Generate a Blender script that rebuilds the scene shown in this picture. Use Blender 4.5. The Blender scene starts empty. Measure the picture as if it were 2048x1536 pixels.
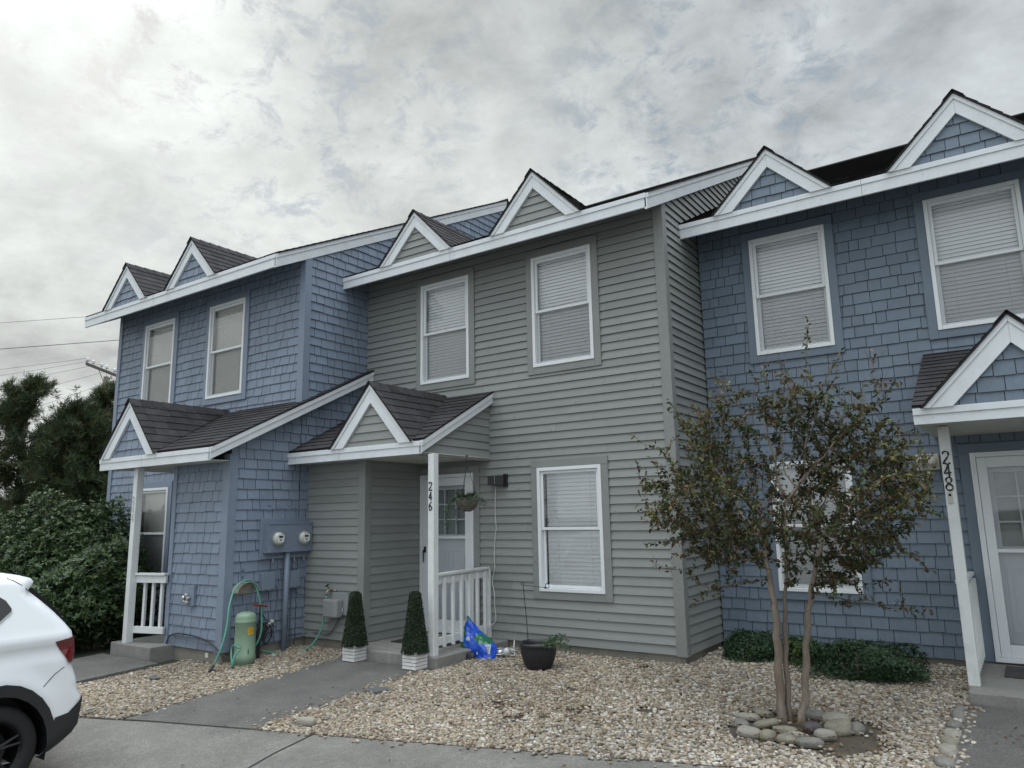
import bpy, bmesh, math, random
import numpy as np
from mathutils import Vector, Matrix
from mathutils.geometry import delaunay_2d_cdt
R = math.radians
sc = bpy.context.scene
col = sc.collection
rnd = random.Random(7)
rs = np.random.RandomState(11)

# ------------------------------------------------------------------ camera
cd = bpy.data.cameras.new('camera'); cam = bpy.data.objects.new('camera', cd); col.objects.link(cam)
cd.sensor_width = 36; cd.lens = 1468.779 / 2048 * 36; cd.clip_start = .05; cd.clip_end = 3000
rr = Vector((0.82092, 0.57074, -0.018599)); uu = Vector((0.116982, -0.136202, 0.98375)); ff = Vector((-0.558933, 0.809756, 0.178577))
m = Matrix(((rr.x, uu.x, -ff.x, 3.22534), (rr.y, uu.y, -ff.y, -7.88809), (rr.z, uu.z, -ff.z, 1.75066), (0, 0, 0, 1)))
cam.matrix_world = m
sc.camera = cam

# ------------------------------------------------------------------ sky
SUN_AZ, SUN_EL = -1.19, R(33)
w = bpy.data.worlds.new('World'); sc.world = w; w.use_nodes = True
nt = w.node_tree; nt.nodes.clear()
def nd(t, **k):
    n = nt.nodes.new(t)
    for a, b in k.items(): setattr(n, a, b)
    return n
def lk(a, b): nt.links.new(a, b)
def mth(op, a, b=None, c=None, clamp=False):
    n = nd('ShaderNodeMath', operation=op, use_clamp=clamp)
    for i, v in enumerate((a, b, c)):
        if v is None: continue
        if isinstance(v, (int, float)): n.inputs[i].default_value = v
        else: lk(v, n.inputs[i])
    return n.outputs[0]
out = nd('ShaderNodeOutputWorld'); bg = nd('ShaderNodeBackground'); bg.inputs[1].default_value = .1
lk(bg.outputs[0], out.inputs[0])
sky = nd('ShaderNodeTexSky', sky_type='NISHITA', sun_disc=False); sky.sun_elevation = SUN_EL; sky.sun_rotation = SUN_AZ % (2 * math.pi)
tc = nd('ShaderNodeTexCoord'); sep = nd('ShaderNodeSeparateXYZ'); lk(tc.outputs['Generated'], sep.inputs[0])
zc = mth('MAXIMUM', sep.outputs[2], 0.0)
zd = mth('ADD', zc, .32)
cx = mth('DIVIDE', sep.outputs[0], zd); cy = mth('DIVIDE', sep.outputs[1], zd)
cmb = nd('ShaderNodeCombineXYZ'); lk(cx, cmb.inputs[0]); lk(cy, cmb.inputs[1])
def noise(vec, scale, detail=6, rough=.55, dist=0, off=0):
    n = nd('ShaderNodeTexNoise'); n.inputs['Scale'].default_value = scale; n.inputs['Detail'].default_value = detail
    n.inputs['Roughness'].default_value = rough; n.inputs['Distortion'].default_value = dist
    if off:
        mp = nd('ShaderNodeMapping'); mp.inputs['Location'].default_value = (off, off * .7, off * .3); lk(vec, mp.inputs[0]); vec = mp.outputs[0]
    lk(vec, n.inputs['Vector']); return n.outputs['Fac']
def blob(d, w0, w1):
    # 0 outside angle, 1 inside, around world direction d
    v = nd('ShaderNodeVectorMath', operation='DOT_PRODUCT'); lk(tc.outputs['Generated'], v.inputs[0])
    dv = Vector(d).normalized(); v.inputs[1].default_value = dv
    mr = nd('ShaderNodeMapRange', interpolation_type='SMOOTHSTEP'); lk(v.outputs['Value'], mr.inputs[0])
    mr.inputs[1].default_value = math.cos(w0); mr.inputs[2].default_value = math.cos(w1)
    return mr.outputs[0]
def ss(v, a, b, lo=0., hi=1.):
    mr = nd('ShaderNodeMapRange', interpolation_type='SMOOTHSTEP'); lk(v, mr.inputs[0])
    for i, q in enumerate((a, b, lo, hi)): mr.inputs[i + 1].default_value = q
    return mr.outputs[0]
n1 = noise(cmb.outputs[0], 2.1, 10, .60, .15)
n2 = noise(cmb.outputs[0], 6.5, 12, .66, .25, 3.1)
n4 = noise(cmb.outputs[0], 13., 14, .70, .35, 12.3)
n3 = noise(cmb.outputs[0], .8, 3, .5, 0, 7.7)
# cloud brightness
br = mth('ADD', mth('MULTIPLY', n1, 8.5), mth('MULTIPLY', n2, 5.0))
br = mth('ADD', br, mth('MULTIPLY', n3, 4.5))
br = mth('ADD', br, -2.95)
br = mth('ADD', br, mth('MULTIPLY', blob((-0.805, 0.275, 0.525), R(20), R(1)), 3.4))
br = mth('ADD', br, mth('MULTIPLY', blob((-0.70, 0.54, 0.40), R(30), R(4)), .9))
br = mth('SUBTRACT', br, mth('MULTIPLY', blob((-0.872, 0.335, 0.36), R(17), R(2)), 1.3))
br = mth('SUBTRACT', br, mth('MULTIPLY', blob((-0.01, 0.866, 0.52), R(30), R(4)), .9))
zen = ss(sep.outputs[2], .64, .92, 0., 27.)  # extra overhead brightness above the view, added to light the walls
br = mth('ADD', br, zen)
back = ss(sep.outputs[1], .05, -.55, 0., 4.0)  # extra sky brightness behind the camera, added to light the walls
br = mth('MAXIMUM', mth('ADD', br, back), 3.0)
# thin bluish breaks
gap = mth('MULTIPLY', ss(n4, .47, .66), mth('ADD', mth('MULTIPLY', blob((-0.70, 0.47, 0.54), R(21), R(3)), .95), mth('MULTIPLY', blob((-0.27, 0.83, 0.485), R(15), R(2)), .9)), clamp=True)
hs = nd('ShaderNodeMix', data_type='RGBA'); lk(mth('MULTIPLY', br, 1.0), hs.inputs[0])
tint = nd('ShaderNodeMix', data_type='RGBA'); tint.inputs[6].default_value = (.965, 1.0, .975, 1); tint.inputs[7].default_value = (.92, .985, 1.03, 1)
lk(ss(sep.outputs[0], -.75, .0), tint.inputs[0])
vm = nd('ShaderNodeVectorMath', operation='SCALE'); lk(tint.outputs[2], vm.inputs[0]); lk(br, vm.inputs['Scale'])
skm = nd('ShaderNodeVectorMath', operation='MULTIPLY_ADD'); lk(sky.outputs[0], skm.inputs[0]); skm.inputs[1].default_value = (.25, .25, .25); skm.inputs[2].default_value = (2.35, 2.75, 2.95)
mix = nd('ShaderNodeMix', data_type='RGBA'); lk(gap, mix.inputs[0]); lk(vm.outputs[0], mix.inputs[6]); lk(skm.outputs[0], mix.inputs[7])
hor = nd('ShaderNodeMix', data_type='RGBA'); lk(ss(sep.outputs[2], -.03, .0), hor.inputs[0]); hor.inputs[6].default_value = (1.5, 1.5, 1.45, 1); lk(mix.outputs[2], hor.inputs[7])
lk(hor.outputs[2], bg.inputs[0])
# ------------------------------------------------------------------ sun behind cloud
sl = bpy.data.lights.new('sun', 'SUN'); sl.energy = .6; sl.angle = R(14); sl.color = (1, .95, .86)
so = bpy.data.objects.new('sun', sl); col.objects.link(so)
sd = Vector((math.sin(SUN_AZ) * math.cos(SUN_EL), math.cos(SUN_AZ) * math.cos(SUN_EL), math.sin(SUN_EL)))
so.rotation_euler = sd.to_track_quat('Z', 'Y').to_euler(); so.location = sd * 60
sc.view_settings.view_transform = 'Standard'; sc.view_settings.look = 'None'; sc.view_settings.exposure = .17; sc.view_settings.gamma = 1

# ------------------------------------------------------------------ materials
MATS = {}
def mat(name, c, rough=.6, var=.10, scale=5., bump=0., bscale=60., tone=False, spec=.5, metal=0., grime=0., gcol=(.12, .12, .09), gscale=2.5, stretch=(1, 1, 1), coat=0., trans=0., speck=0., vor=0.):
    if name in MATS: return MATS[name]
    mm = bpy.data.materials.new(name); mm.use_nodes = True; t = mm.node_tree; N = t.nodes; L = t.links
    b = N['Principled BSDF']; b.inputs['Roughness'].default_value = rough; b.inputs['Metallic'].default_value = metal
    b.inputs['Specular IOR Level'].default_value = spec; b.inputs['Coat Weight'].default_value = coat
    tcn = N.new('ShaderNodeTexCoord'); mp = N.new('ShaderNodeMapping'); mp.inputs['Scale'].default_value = stretch; L.new(tcn.outputs['Object'], mp.inputs[0])
    def nz(s, d=5, r=.6):
        n = N.new('ShaderNodeTexNoise'); n.inputs['Scale'].default_value = s; n.inputs['Detail'].default_value = d; n.inputs['Roughness'].default_value = r
        L.new(mp.outputs[0], n.inputs[0]); return n.outputs['Fac']
    def mr(v, a, bb, lo, hi):
        n = N.new('ShaderNodeMapRange'); L.new(v, n.inputs[0])
        for i, q in enumerate((a, bb, lo, hi)): n.inputs[i + 1].default_value = q
        return n.outputs[0]
    def mult(cs, fac):
        n = N.new('ShaderNodeVectorMath'); n.operation = 'SCALE'; L.new(cs, n.inputs[0]); L.new(fac, n.inputs['Scale']); return n.outputs[0]
    rgb = N.new('ShaderNodeRGB'); rgb.outputs[0].default_value = (*c, 1); cs = rgb.outputs[0]
    if tone:
        a = N.new('ShaderNodeAttribute'); a.attribute_name = 'tone'
        n = N.new('ShaderNodeVectorMath'); n.operation = 'MULTIPLY'; L.new(cs, n.inputs[0]); L.new(a.outputs['Color'], n.inputs[1]); cs = n.outputs[0]
    if var:
        cs = mult(cs, mr(nz(scale), .25, .75, 1 - var, 1 + var))
        cs = mult(cs, mr(nz(scale * 9, 3), .25, .75, 1 - var * .6, 1 + var * .6))
    if speck: cs = mult(cs, mr(nz(85, 3, .85), .3, .7, 1 - speck, 1 + speck))
    if grime:
        mx = N.new('ShaderNodeMix'); mx.data_type = 'RGBA'; f = mr(nz(gscale, 8, .7), .5, .78, 0, grime); L.new(f, mx.inputs[0]); L.new(cs, mx.inputs[6]); mx.inputs[7].default_value = (*gcol, 1); cs = mx.outputs[2]
    L.new(cs, b.inputs['Base Color'])
    if bump:
        bp = N.new('ShaderNodeBump'); bp.inputs['Strength'].default_value = bump; bp.inputs['Distance'].default_value = .01
        h = nz(bscale, 6, .65)
        L.new(h, bp.inputs['Height']); L.new(bp.outputs[0], b.inputs['Normal'])
    if trans:
        tr = N.new('ShaderNodeBsdfTranslucent'); L.new(cs, tr.inputs[0]); ms = N.new('ShaderNodeMixShader'); ms.inputs[0].default_value = trans
        L.new(b.outputs[0], ms.inputs[1]); L.new(tr.outputs[0], ms.inputs[2]); L.new(ms.outputs[0], N['Material Output'].inputs[0])
    MATS[name] = mm; return mm
def glass(name, tint=(.97, .98, .99), refl=1.0, base=.04):
    if name in MATS: return MATS[name]
    mm = bpy.data.materials.new(name); mm.use_nodes = True; t = mm.node_tree; N = t.nodes; L = t.links; N.clear()
    o = N.new('ShaderNodeOutputMaterial'); tr = N.new('ShaderNodeBsdfTransparent'); tr.inputs[0].default_value = (*tint, 1)
    g = N.new('ShaderNodeBsdfGlossy'); g.inputs['Roughness'].default_value = .02; g.inputs[0].default_value = (refl, refl, refl, 1)
    lw = N.new('ShaderNodeFresnel'); lw.inputs[0].default_value = 1.55
    nz = N.new('ShaderNodeTexNoise'); nz.inputs['Scale'].default_value = 1.3; tcn = N.new('ShaderNodeTexCoord'); L.new(tcn.outputs['Object'], nz.inputs[0])
    bp = N.new('ShaderNodeBump'); bp.inputs['Strength'].default_value = .12; bp.inputs['Distance'].default_value = .02; L.new(nz.outputs[0], bp.inputs['Height']); L.new(bp.outputs[0], g.inputs['Normal'])
    ms = N.new('ShaderNodeMixShader'); L.new(lw.outputs[0], ms.inputs[0]); L.new(tr.outputs[0], ms.inputs[1]); L.new(g.outputs[0], ms.inputs[2]); L.new(ms.outputs[0], o.inputs[0])
    MATS[name] = mm; return mm
def screen_mat():
    mm = bpy.data.materials.new('insect_mesh'); mm.use_nodes = True; t = mm.node_tree; N = t.nodes; L = t.links
    b = N['Principled BSDF']; b.inputs['Base Color'].default_value = (.16, .17, .175, 1); b.inputs['Roughness'].default_value = .7
    tr = N.new('ShaderNodeBsdfTransparent'); ms = N.new('ShaderNodeMixShader'); ms.inputs[0].default_value = .24
    L.new(tr.outputs[0], ms.inputs[1]); L.new(b.outputs[0], ms.inputs[2]); L.new(ms.outputs[0], N['Material Output'].inputs[0]); return mm

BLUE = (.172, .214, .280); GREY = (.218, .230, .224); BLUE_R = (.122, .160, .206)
mBlueS = mat('blue_shingle', BLUE, .62, .10, 3., .35, 45, tone=True, grime=.25, gcol=(.13, .17, .23), stretch=(1, 1, .35))
mBlue = mat('blue_trim', tuple(v * 1.0 for v in BLUE), .55, .08, 3., .15, 50, grime=.2, gcol=(.12, .15, .2))
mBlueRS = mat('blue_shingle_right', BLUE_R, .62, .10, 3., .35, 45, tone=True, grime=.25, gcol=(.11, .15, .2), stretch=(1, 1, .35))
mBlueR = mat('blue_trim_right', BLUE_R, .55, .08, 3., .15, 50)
mGreyS = mat('grey_clapboard', GREY, .55, .09, 2.5, .22, 30, tone=True, grime=.3, gcol=(.17, .19, .185), stretch=(.25, .25, 1))
mGrey = mat('grey_trim', tuple(v * .93 for v in GREY), .5, .10, 3., .15, 50, grime=.25, gcol=(.15, .16, .15))
mWhite = mat('white_paint', (.60, .635, .665), .5, .05, 3., .08, 40, grime=.38, gcol=(.42, .42, .38), gscale=3.5)
mVinyl = mat('white_vinyl', (.66, .69, .71), .4, .03, 3., 0)
mSoff = mat('vinyl_soffit', (.52, .52, .47), .5, .08, 3., 0)
mRoof = mat('asphalt_shingle', (.046, .044, .047), .9, .25, 6., .8, 260, tone=True, speck=.35, spec=.2)
mDrip = mat('drip_edge', (.035, .033, .032), .8)
mConc = mat('concrete', (.215, .212, .20), .85, .16, 3., .5, 120, grime=.5, gcol=(.12, .115, .10), gscale=1.6, speck=.22)
mConcW = mat('walk_concrete', (.108, .105, .100), .85, .22, 3., .9, 130, grime=.7, gcol=(.07, .07, .07), gscale=2.4, speck=.6)
mLot = mat('lot_concrete', (.163, .158, .146), .85, .22, 2., .9, 130, grime=.7, gcol=(.09, .088, .082), gscale=1.8, speck=.55)
mFound = mat('foundation_concrete', (.20, .19, .165), .85, .18, 4., .4, 60, grime=.6, gcol=(.10, .10, .075), gscale=3)
mDark = mat('dark_gap', (.02, .02, .02), .9)
mSoil = mat('gravel_soil', (.075, .062, .048), .95, .3, 9., .8, 70)
mGrass = mat('grass_ground', (.035, .040, .022), .95, .4, 2., .8, 50)
mGlass = glass('window_glass')
mScreen = screen_mat()
mBlind = mat('blind_slat', (.88, .90, .91), .5, .03, 4.)
mBlindL = mat('blind_slat_cream', (.78, .79, .75), .5, .04, 4.)
mRoom = mat('room_wall', (.45, .44, .42), .9)
mBlack = mat('black_plastic', (.012, .012, .013), .4, .1)
mDoor = mat('door_white', (.66, .69, .72), .4, .03, 3.)
mNail = mat('nail_rust', (.20, .18, .15), .7)
mBlackPaint = mat('number_black', (.015, .015, .017), .6)

# ------------------------------------------------------------------ mesh helpers
def V(*a): return Vector(a)
class MB:
    def __init__(s): s.v = []; s.f = []; s.t = []; s.mi = []; s.cur = 0
    def face(s, pts, tone=1.0):
        n = len(s.v); s.v += [tuple(p) for p in pts]; s.f.append(tuple(range(n, n + len(pts)))); s.mi.append(s.cur)
        s.t += [tone if isinstance(tone, tuple) else (tone, tone, tone)] * len(pts)
    def mesh(s, vs, fs, tone=1.0):
        n = len(s.v); s.v += [tuple(p) for p in vs]; s.f += [tuple(i + n for i in f) for f in fs]; s.mi += [s.cur] * len(fs)
        s.t += [tone if isinstance(tone, tuple) else (tone, tone, tone)] * len(vs)
    def hexa(s, p, tone=1.0):
        s.mesh(p, [(0, 3, 2, 1), (4, 5, 6, 7), (0, 1, 5, 4), (1, 2, 6, 5), (2, 3, 7, 6), (3, 0, 4, 7)], tone)
    def box(s, x0, x1, y0, y1, z0, z1, tone=1.0):
        s.hexa([(x0, y0, z0), (x1, y0, z0), (x1, y1, z0), (x0, y1, z0), (x0, y0, z1), (x1, y0, z1), (x1, y1, z1), (x0, y1, z1)], tone)
    def beam(s, p0, p1, h, t, tone=1.0):
        p0, p1, h, t = map(Vector, (p0, p1, h, t)); s.hexa([p0, p1, p1 + t, p0 + t, p0 + h, p1 + h, p1 + t + h, p0 + t + h], tone)
    def prism(s, pts, ex, tone=1.0):
        ex = Vector(ex); n = len(pts); a = [Vector(p) for p in pts]; b = [p + ex for p in a]
        s.mesh(a + b, [tuple(range(n))[::-1], tuple(range(n, 2 * n))] + [(i, (i + 1) % n, (i + 1) % n + n, i + n) for i in range(n)], tone)
    def tube(s, pts, r, n=8, tone=1.0, cap=True):
        pts = [Vector(p) for p in pts]; k = len(pts); rad = r if isinstance(r, (list, tuple)) else [r] * k
        vs = []; up = None
        for i, p in enumerate(pts):
            d = (pts[min(i + 1, k - 1)] - pts[max(i - 1, 0)]); d = d.normalized() if d.length > 1e-9 else V(0, 0, 1)
            if up is None: up = d.orthogonal().normalized()
            up = (up - d * up.dot(d)); up = up.normalized() if up.length > 1e-6 else d.orthogonal().normalized()
            sd_ = d.cross(up)
            for j in range(n):
                a = 2 * math.pi * j / n; vs.append(p + (up * math.cos(a) + sd_ * math.sin(a)) * rad[i])
        fs = [(i * n + j, i * n + (j + 1) % n, (i + 1) * n + (j + 1) % n, (i + 1) * n + j) for i in range(k - 1) for j in range(n)]
        if cap: fs += [tuple(range(n))[::-1], tuple(range((k - 1) * n, k * n))]
        s.mesh(vs, fs, tone)
    def lathe(s, prof, c=(0, 0, 0), n=24, axis='z', tone=1.0, rfun=None):
        vs = []; c = Vector(c)
        for r, h in prof:
            for j in range(n):
                a = 2 * math.pi * j / n; q = r * (rfun(a, h) if rfun else 1)
                p = {'z': V(q * math.cos(a), q * math.sin(a), h), 'x': V(h, q * math.cos(a), q * math.sin(a)), 'y': V(q * math.sin(a), h, q * math.cos(a))}[axis]
                vs.append(c + p)
        k = len(prof); fs = [(i * n + j, i * n + (j + 1) % n, (i + 1) * n + (j + 1) % n, (i + 1) * n + j) for i in range(k - 1) for j in range(n)]
        s.mesh(vs, fs, tone)
    def build(s, name, m_, parent=None, smooth=False, bevel=0., weld=False):
        org = ORG.get(parent.name, V(0, 0, 0)) if parent else V(0, 0, 0)
        me = bpy.data.meshes.new(name); me.from_pydata([tuple(Vector(p) - org) for p in s.v], [], s.f)
        ms = m_ if isinstance(m_, (list, tuple)) else [m_]
        for q in ms: me.materials.append(q)
        if len(ms) > 1: me.polygons.foreach_set('material_index', s.mi)
        a = me.color_attributes.new('tone', 'FLOAT_COLOR', 'POINT')
        arr = np.ones((len(s.v), 4), np.float32); arr[:, :3] = np.array(s.t, np.float32); a.data.foreach_set('color', arr.ravel())
        if weld:
            bm = bmesh.new(); bm.from_mesh(me); bmesh.ops.remove_doubles(bm, verts=bm.verts, dist=1e-5); bmesh.ops.recalc_face_normals(bm, faces=bm.faces); bm.to_mesh(me); bm.free()
        if smooth: me.shade_smooth()
        me.validate()
        o = bpy.data.objects.new(name, me); col.objects.link(o)
        if parent: o.parent = parent
        ORG[o.name] = org
        if bevel:
            b = o.modifiers.new('bevel', 'BEVEL'); b.width = bevel; b.segments = 2; b.limit_method = 'ANGLE'
        return o
ORG = {}
def npmesh(name, verts, faces, m_, tone=None, parent=None, smooth=False):
    """verts (n,3), faces (k, s) with s equal for all"""
    org = ORG.get(parent.name, V(0, 0, 0)) if parent else V(0, 0, 0)
    me = bpy.data.meshes.new(name); n = len(verts); k, sz = faces.shape
    me.vertices.add(n); me.vertices.foreach_set('co', (verts - np.array(org)).astype(np.float32).ravel())
    me.loops.add(k * sz); me.loops.foreach_set('vertex_index', faces.astype(np.int32).ravel())
    me.polygons.add(k); me.polygons.foreach_set('loop_start', np.arange(0, k * sz, sz, dtype=np.int32))
    me.update(calc_edges=True)
    if tone is not None:
        a = me.color_attributes.new('tone', 'FLOAT_COLOR', 'POINT'); arr = np.ones((n, 4), np.float32); arr[:, :3] = tone; a.data.foreach_set('color', arr.ravel())
    me.materials.append(m_)
    if smooth: me.shade_smooth()
    o = bpy.data.objects.new(name, me); col.objects.link(o)
    if parent: o.parent = parent
    ORG[o.name] = org
    return o
def tag(o, label=None, cat=None, group=None, kind=None):
    if label: o['label'] = label
    if cat: o['category'] = cat
    if group: o['group'] = group
    if kind: o['kind'] = kind
    return o
def thing(name, loc, label, cat, group=None):
    o = bpy.data.objects.new(name, None); o.location = loc; o.empty_display_size = .2; col.objects.link(o); ORG[o.name] = Vector(loc)
    return tag(o, label, cat, group)

def gz(x, y):
    if y >= -1.4: return .12 + .02 * min(y + 1.4, 3)
    if y >= -4: return .12 + .042 * (y + 1.4)
    return max(.011 + .10 * (y + 4), -.26)
gzv = np.vectorize(gz)

def clip_poly(poly, cl):
    """clip polygon (list of (s,t)) by convex CCW polygon cl"""
    o = poly
    for i in range(len(cl)):
        ax, ay = cl[i]; bx, by = cl[(i + 1) % len(cl)]
        if not o: return o
        n = []
        for j in range(len(o)):
            p, q = o[j], o[(j + 1) % len(o)]
            dp = (bx - ax) * (p[1] - ay) - (by - ay) * (p[0] - ax); dq = (bx - ax) * (q[1] - ay) - (by - ay) * (q[0] - ax)
            if dp >= -1e-9: n.append(p)
            if (dp > 1e-9 and dq < -1e-9) or (dp < -1e-9 and dq > 1e-9):
                k = dp / (dp - dq); n.append((p[0] + (q[0] - p[0]) * k, p[1] + (q[1] - p[1]) * k))
        o = n
    return o
def rminus(rects, h):
    o = []
    for (a, b, c, d) in rects:
        if h[0] >= b or h[1] <= a or h[2] >= d or h[3] <= c: o.append((a, b, c, d)); continue
        if h[0] > a: o.append((a, h[0], c, d))
        if h[1] < b: o.append((h[1], b, c, d))
        x0, x1 = max(a, h[0]), min(b, h[1])
        if h[2] > c: o.append((x0, x1, c, h[2]))
        if h[3] < d: o.append((x0, x1, h[3], d))
    return o
def coursed(mb, pts, N, up, exp, mode, holes=(), O=None, ob=.016, ot=.003, wr=(.10, .26), gap=.0065, jit=.005, tv=.06, back=True, seed=0):
    if mode == 'sh': tv = .085
    if mode == 'clap': tv = .075
    """lapped courses over a convex planar polygon. holes are (s0,s1,t0,t1) measured from O"""
    rg = random.Random(seed * 31 + 5)
    N = Vector(N).normalized(); up = Vector(up); T = (up - N * up.dot(N)).normalized(); S = T.cross(N)
    pts = [Vector(p) for p in pts]; O = Vector(O) if O is not None else pts[0]
    poly = [((p - O).dot(S), (p - O).dot(T)) for p in pts]
    ar = sum(poly[i][0] * poly[(i + 1) % len(poly)][1] - poly[(i + 1) % len(poly)][0] * poly[i][1] for i in range(len(poly)))
    if ar < 0: poly = poly[::-1]
    s0 = min(p[0] for p in poly); s1 = max(p[0] for p in poly); t0 = min(p[1] for p in poly); t1 = max(p[1] for p in poly)
    def P(s, t, d): return O + S * s + T * t + N * d
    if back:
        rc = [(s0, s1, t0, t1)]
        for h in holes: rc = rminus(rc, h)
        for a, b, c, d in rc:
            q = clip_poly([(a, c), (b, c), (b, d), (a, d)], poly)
            if len(q) > 2: mb.face([P(s, t, 0) for s, t in q], .12)  # backing darkened as well, painting shade into the gaps between pieces
    k0 = int(math.floor(t0 / exp + 1e-6)); k1 = int(math.ceil(t1 / exp - 1e-6))
    for k in range(k0, k1):
        ta, tb = k * exp, (k + 1) * exp
        if mode == 'clap':
            cuts = [s0]
            while cuts[-1] < s1: cuts.append(min(s1, cuts[-1] + rg.uniform(2.2, 4.2)))
            g = .0015; j = .0012
        else:
            cuts = [s0 - rg.random() * wr[0]]
            while cuts[-1] < s1: cuts.append(cuts[-1] + rg.uniform(*wr))
            g = gap; j = jit
        for i in range(len(cuts) - 1):
            a, b = cuts[i] + g / 2, cuts[i + 1] - g / 2
            lo = ta + rg.uniform(-j, j); tone = 1 + rg.uniform(-tv, tv); dd = rg.uniform(-.1, .1) * ob
            rc = [(max(a, s0), min(b, s1), lo, tb + .002)]
            if rc[0][1] - rc[0][0] < .004: continue
            for h in holes: rc = rminus(rc, h)
            for ra in rc:
                q = clip_poly([(ra[0], ra[2]), (ra[1], ra[2]), (ra[1], ra[3]), (ra[0], ra[3])], poly)
                if len(q) < 3: continue
                def dep(t): return ob + dd + (ot - ob - dd) * (t - lo) / (tb - lo)
                f = [P(s, t, dep(t)) for s, t in q]
                mb.face(f, tone)
                for e in range(len(q)):
                    p1, p2 = q[e], q[(e + 1) % len(q)]
                    if abs(p1[1] - (tb + .002)) < 1e-4 and abs(p2[1] - (tb + .002)) < 1e-4: continue
                    mb.face([P(p1[0], p1[1], dep(p1[1])), P(p1[0], p1[1], 0), P(p2[0], p2[1], 0), P(p2[0], p2[1], dep(p2[1]))], .13)  # lips and side edges near black: course-line shadow painted into the tone
def slab(mb, x0, x1, y0, y1, top, bot):
    mb.box(x0, x1, y0, y1, bot, top)

# ================================================================== SETTING
# ground under everything, following the slight fall from the houses to the parking lot
xs = [-400, -120, -60, -40, -25] + [-18 + i for i in range(0, 31)] + [20, 40, 120, 400]
ys = [-400, -120, -40, -15, -9, -8, -6.71, -5.5, -4, -3.3, -2.6, -2, -1.4, -.7, 0, .8, 1.6] + [4, 6, 12, 25, 60, 140, 400]
gv = [(x, y, gz(x, y) - .03) for y in ys for x in xs]; nx = len(xs)
gf = [(j * nx + i, j * nx + i + 1, (j + 1) * nx + i + 1, (j + 1) * nx + i) for j in range(len(ys) - 1) for i in range(nx - 1)]
mb = MB(); mb.mesh(gv, gf); tag(mb.build('ground', mGrass), kind='structure')
def strip(name, poly, m_, h, skirt=.08, div=.5):
    """a sheet h above gz over a polygon given in plan, cut into rows so it follows the fall of the ground"""
    mb = MB(); y0 = min(p[1] for p in poly); y1 = max(p[1] for p in poly)
    ar = sum(poly[i][0] * poly[(i + 1) % len(poly)][1] - poly[(i + 1) % len(poly)][0] * poly[i][1] for i in range(len(poly)))
    if ar < 0: poly = poly[::-1]
    cuts = sorted(set([y0, y1] + [y for y in (-4, -1.4, 1.6, -6.71) if y0 < y < y1]))
    for a, b in zip(cuts, cuts[1:]):
        q = clip_poly([(-500, a), (500, a), (500, b), (-500, b)], poly)
        if len(q) > 2: mb.face([(x, y, gz(x, y) + h) for x, y in q])
    for i in range(len(poly)):
        (xa, ya), (xb, yb) = poly[i], poly[(i + 1) % len(poly)]
        ts = sorted(set([0, 1] + [(y - ya) / (yb - ya) for y in (-4, -1.4, 1.6) if yb != ya and 0 < (y - ya) / (yb - ya) < 1]))
        for t1, t2 in zip(ts, ts[1:]):
            p = [(xa + (xb - xa) * t, ya + (yb - ya) * t) for t in (t1, t2)]
            mb.face([(*p[0], gz(*p[0]) + h - skirt), (*p[1], gz(*p[1]) + h - skirt), (*p[1], gz(*p[1]) + h), (*p[0], gz(*p[0]) + h)])
    return tag(mb.build(name, m_), kind='structure')
def lotY(x): return -4.09 + .272 * (x + 3.75)
strip('parking_lot', [(-60, lotY(-60)), (60, lotY(60)), (60, -60), (-60, -60)], mLot, .004)
strip('walkway', [(-3.80, -1.45), (-3.74, lotY(-3.74) + .006), (-2.36, lotY(-2.36) + .006), (-2.42, -1.45)], mConcW, .012)
strip('walkway_left', [(-6.9, -2.72), (-6.9, lotY(-6.9) + .006), (-5.57, lotY(-5.57) + .006), (-5.57, -2.72)], mConcW, .045)
strip('walkway_right', [(2.62, -.40), (2.62, lotY(2.62) + .006), (4.1, lotY(4.1) + .006), (4.1, -.40)], mConcW, .012)
strip('soil_bed', [(-2.42, lotY(-2.42) + .01), (2.63, lotY(2.63) + .01), (2.63, 1.15), (-2.42, 1.15)], mSoil, -.012, .02)
strip('soil_bed_left', [(-5.57, lotY(-5.57) + .01), (-3.80, lotY(-3.80) + .01), (-3.80, -.5), (-5.57, -.5)], mSoil, -.012, .02)
mb = MB()
for (p, q) in (((-1.80, -3.57), (-1.55, -4.9)), ((-1.55, -4.9), (-1.2, -6.6)), ((2.3, -2.46), (2.6, -6.6)), ((-5.65, -4.62), (-5.3, -6.6))):
    d = Vector((q[0] - p[0], q[1] - p[1])).normalized(); n = Vector((-d.y, d.x)) * .008
    for (a, b) in [(k / 16, (k + 1) / 16) for k in range(16)]:
        A = (p[0] + (q[0] - p[0]) * a, p[1] + (q[1] - p[1]) * a); B = (p[0] + (q[0] - p[0]) * b, p[1] + (q[1] - p[1]) * b)
        mb.face([(A[0] - n.x, A[1] - n.y, gz(*A) + .008), (B[0] - n.x, B[1] - n.y, gz(*B) + .008), (B[0] + n.x, B[1] + n.y, gz(*B) + .008), (A[0] + n.x, A[1] + n.y, gz(*A) + .008)])
for x in np.arange(-8, 6, .5):
    A = (x, lotY(x)); B = (x + .5, lotY(x + .5))
    mb.face([(A[0], A[1] - .009, gz(*A) + .0085), (B[0], B[1] - .009, gz(*B) + .0085), (B[0], B[1] - .001, gz(*B) + .0085), (A[0], A[1] - .001, gz(*A) + .0085)])
tag(mb.build('parking_joint', mDark), kind='structure')

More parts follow.
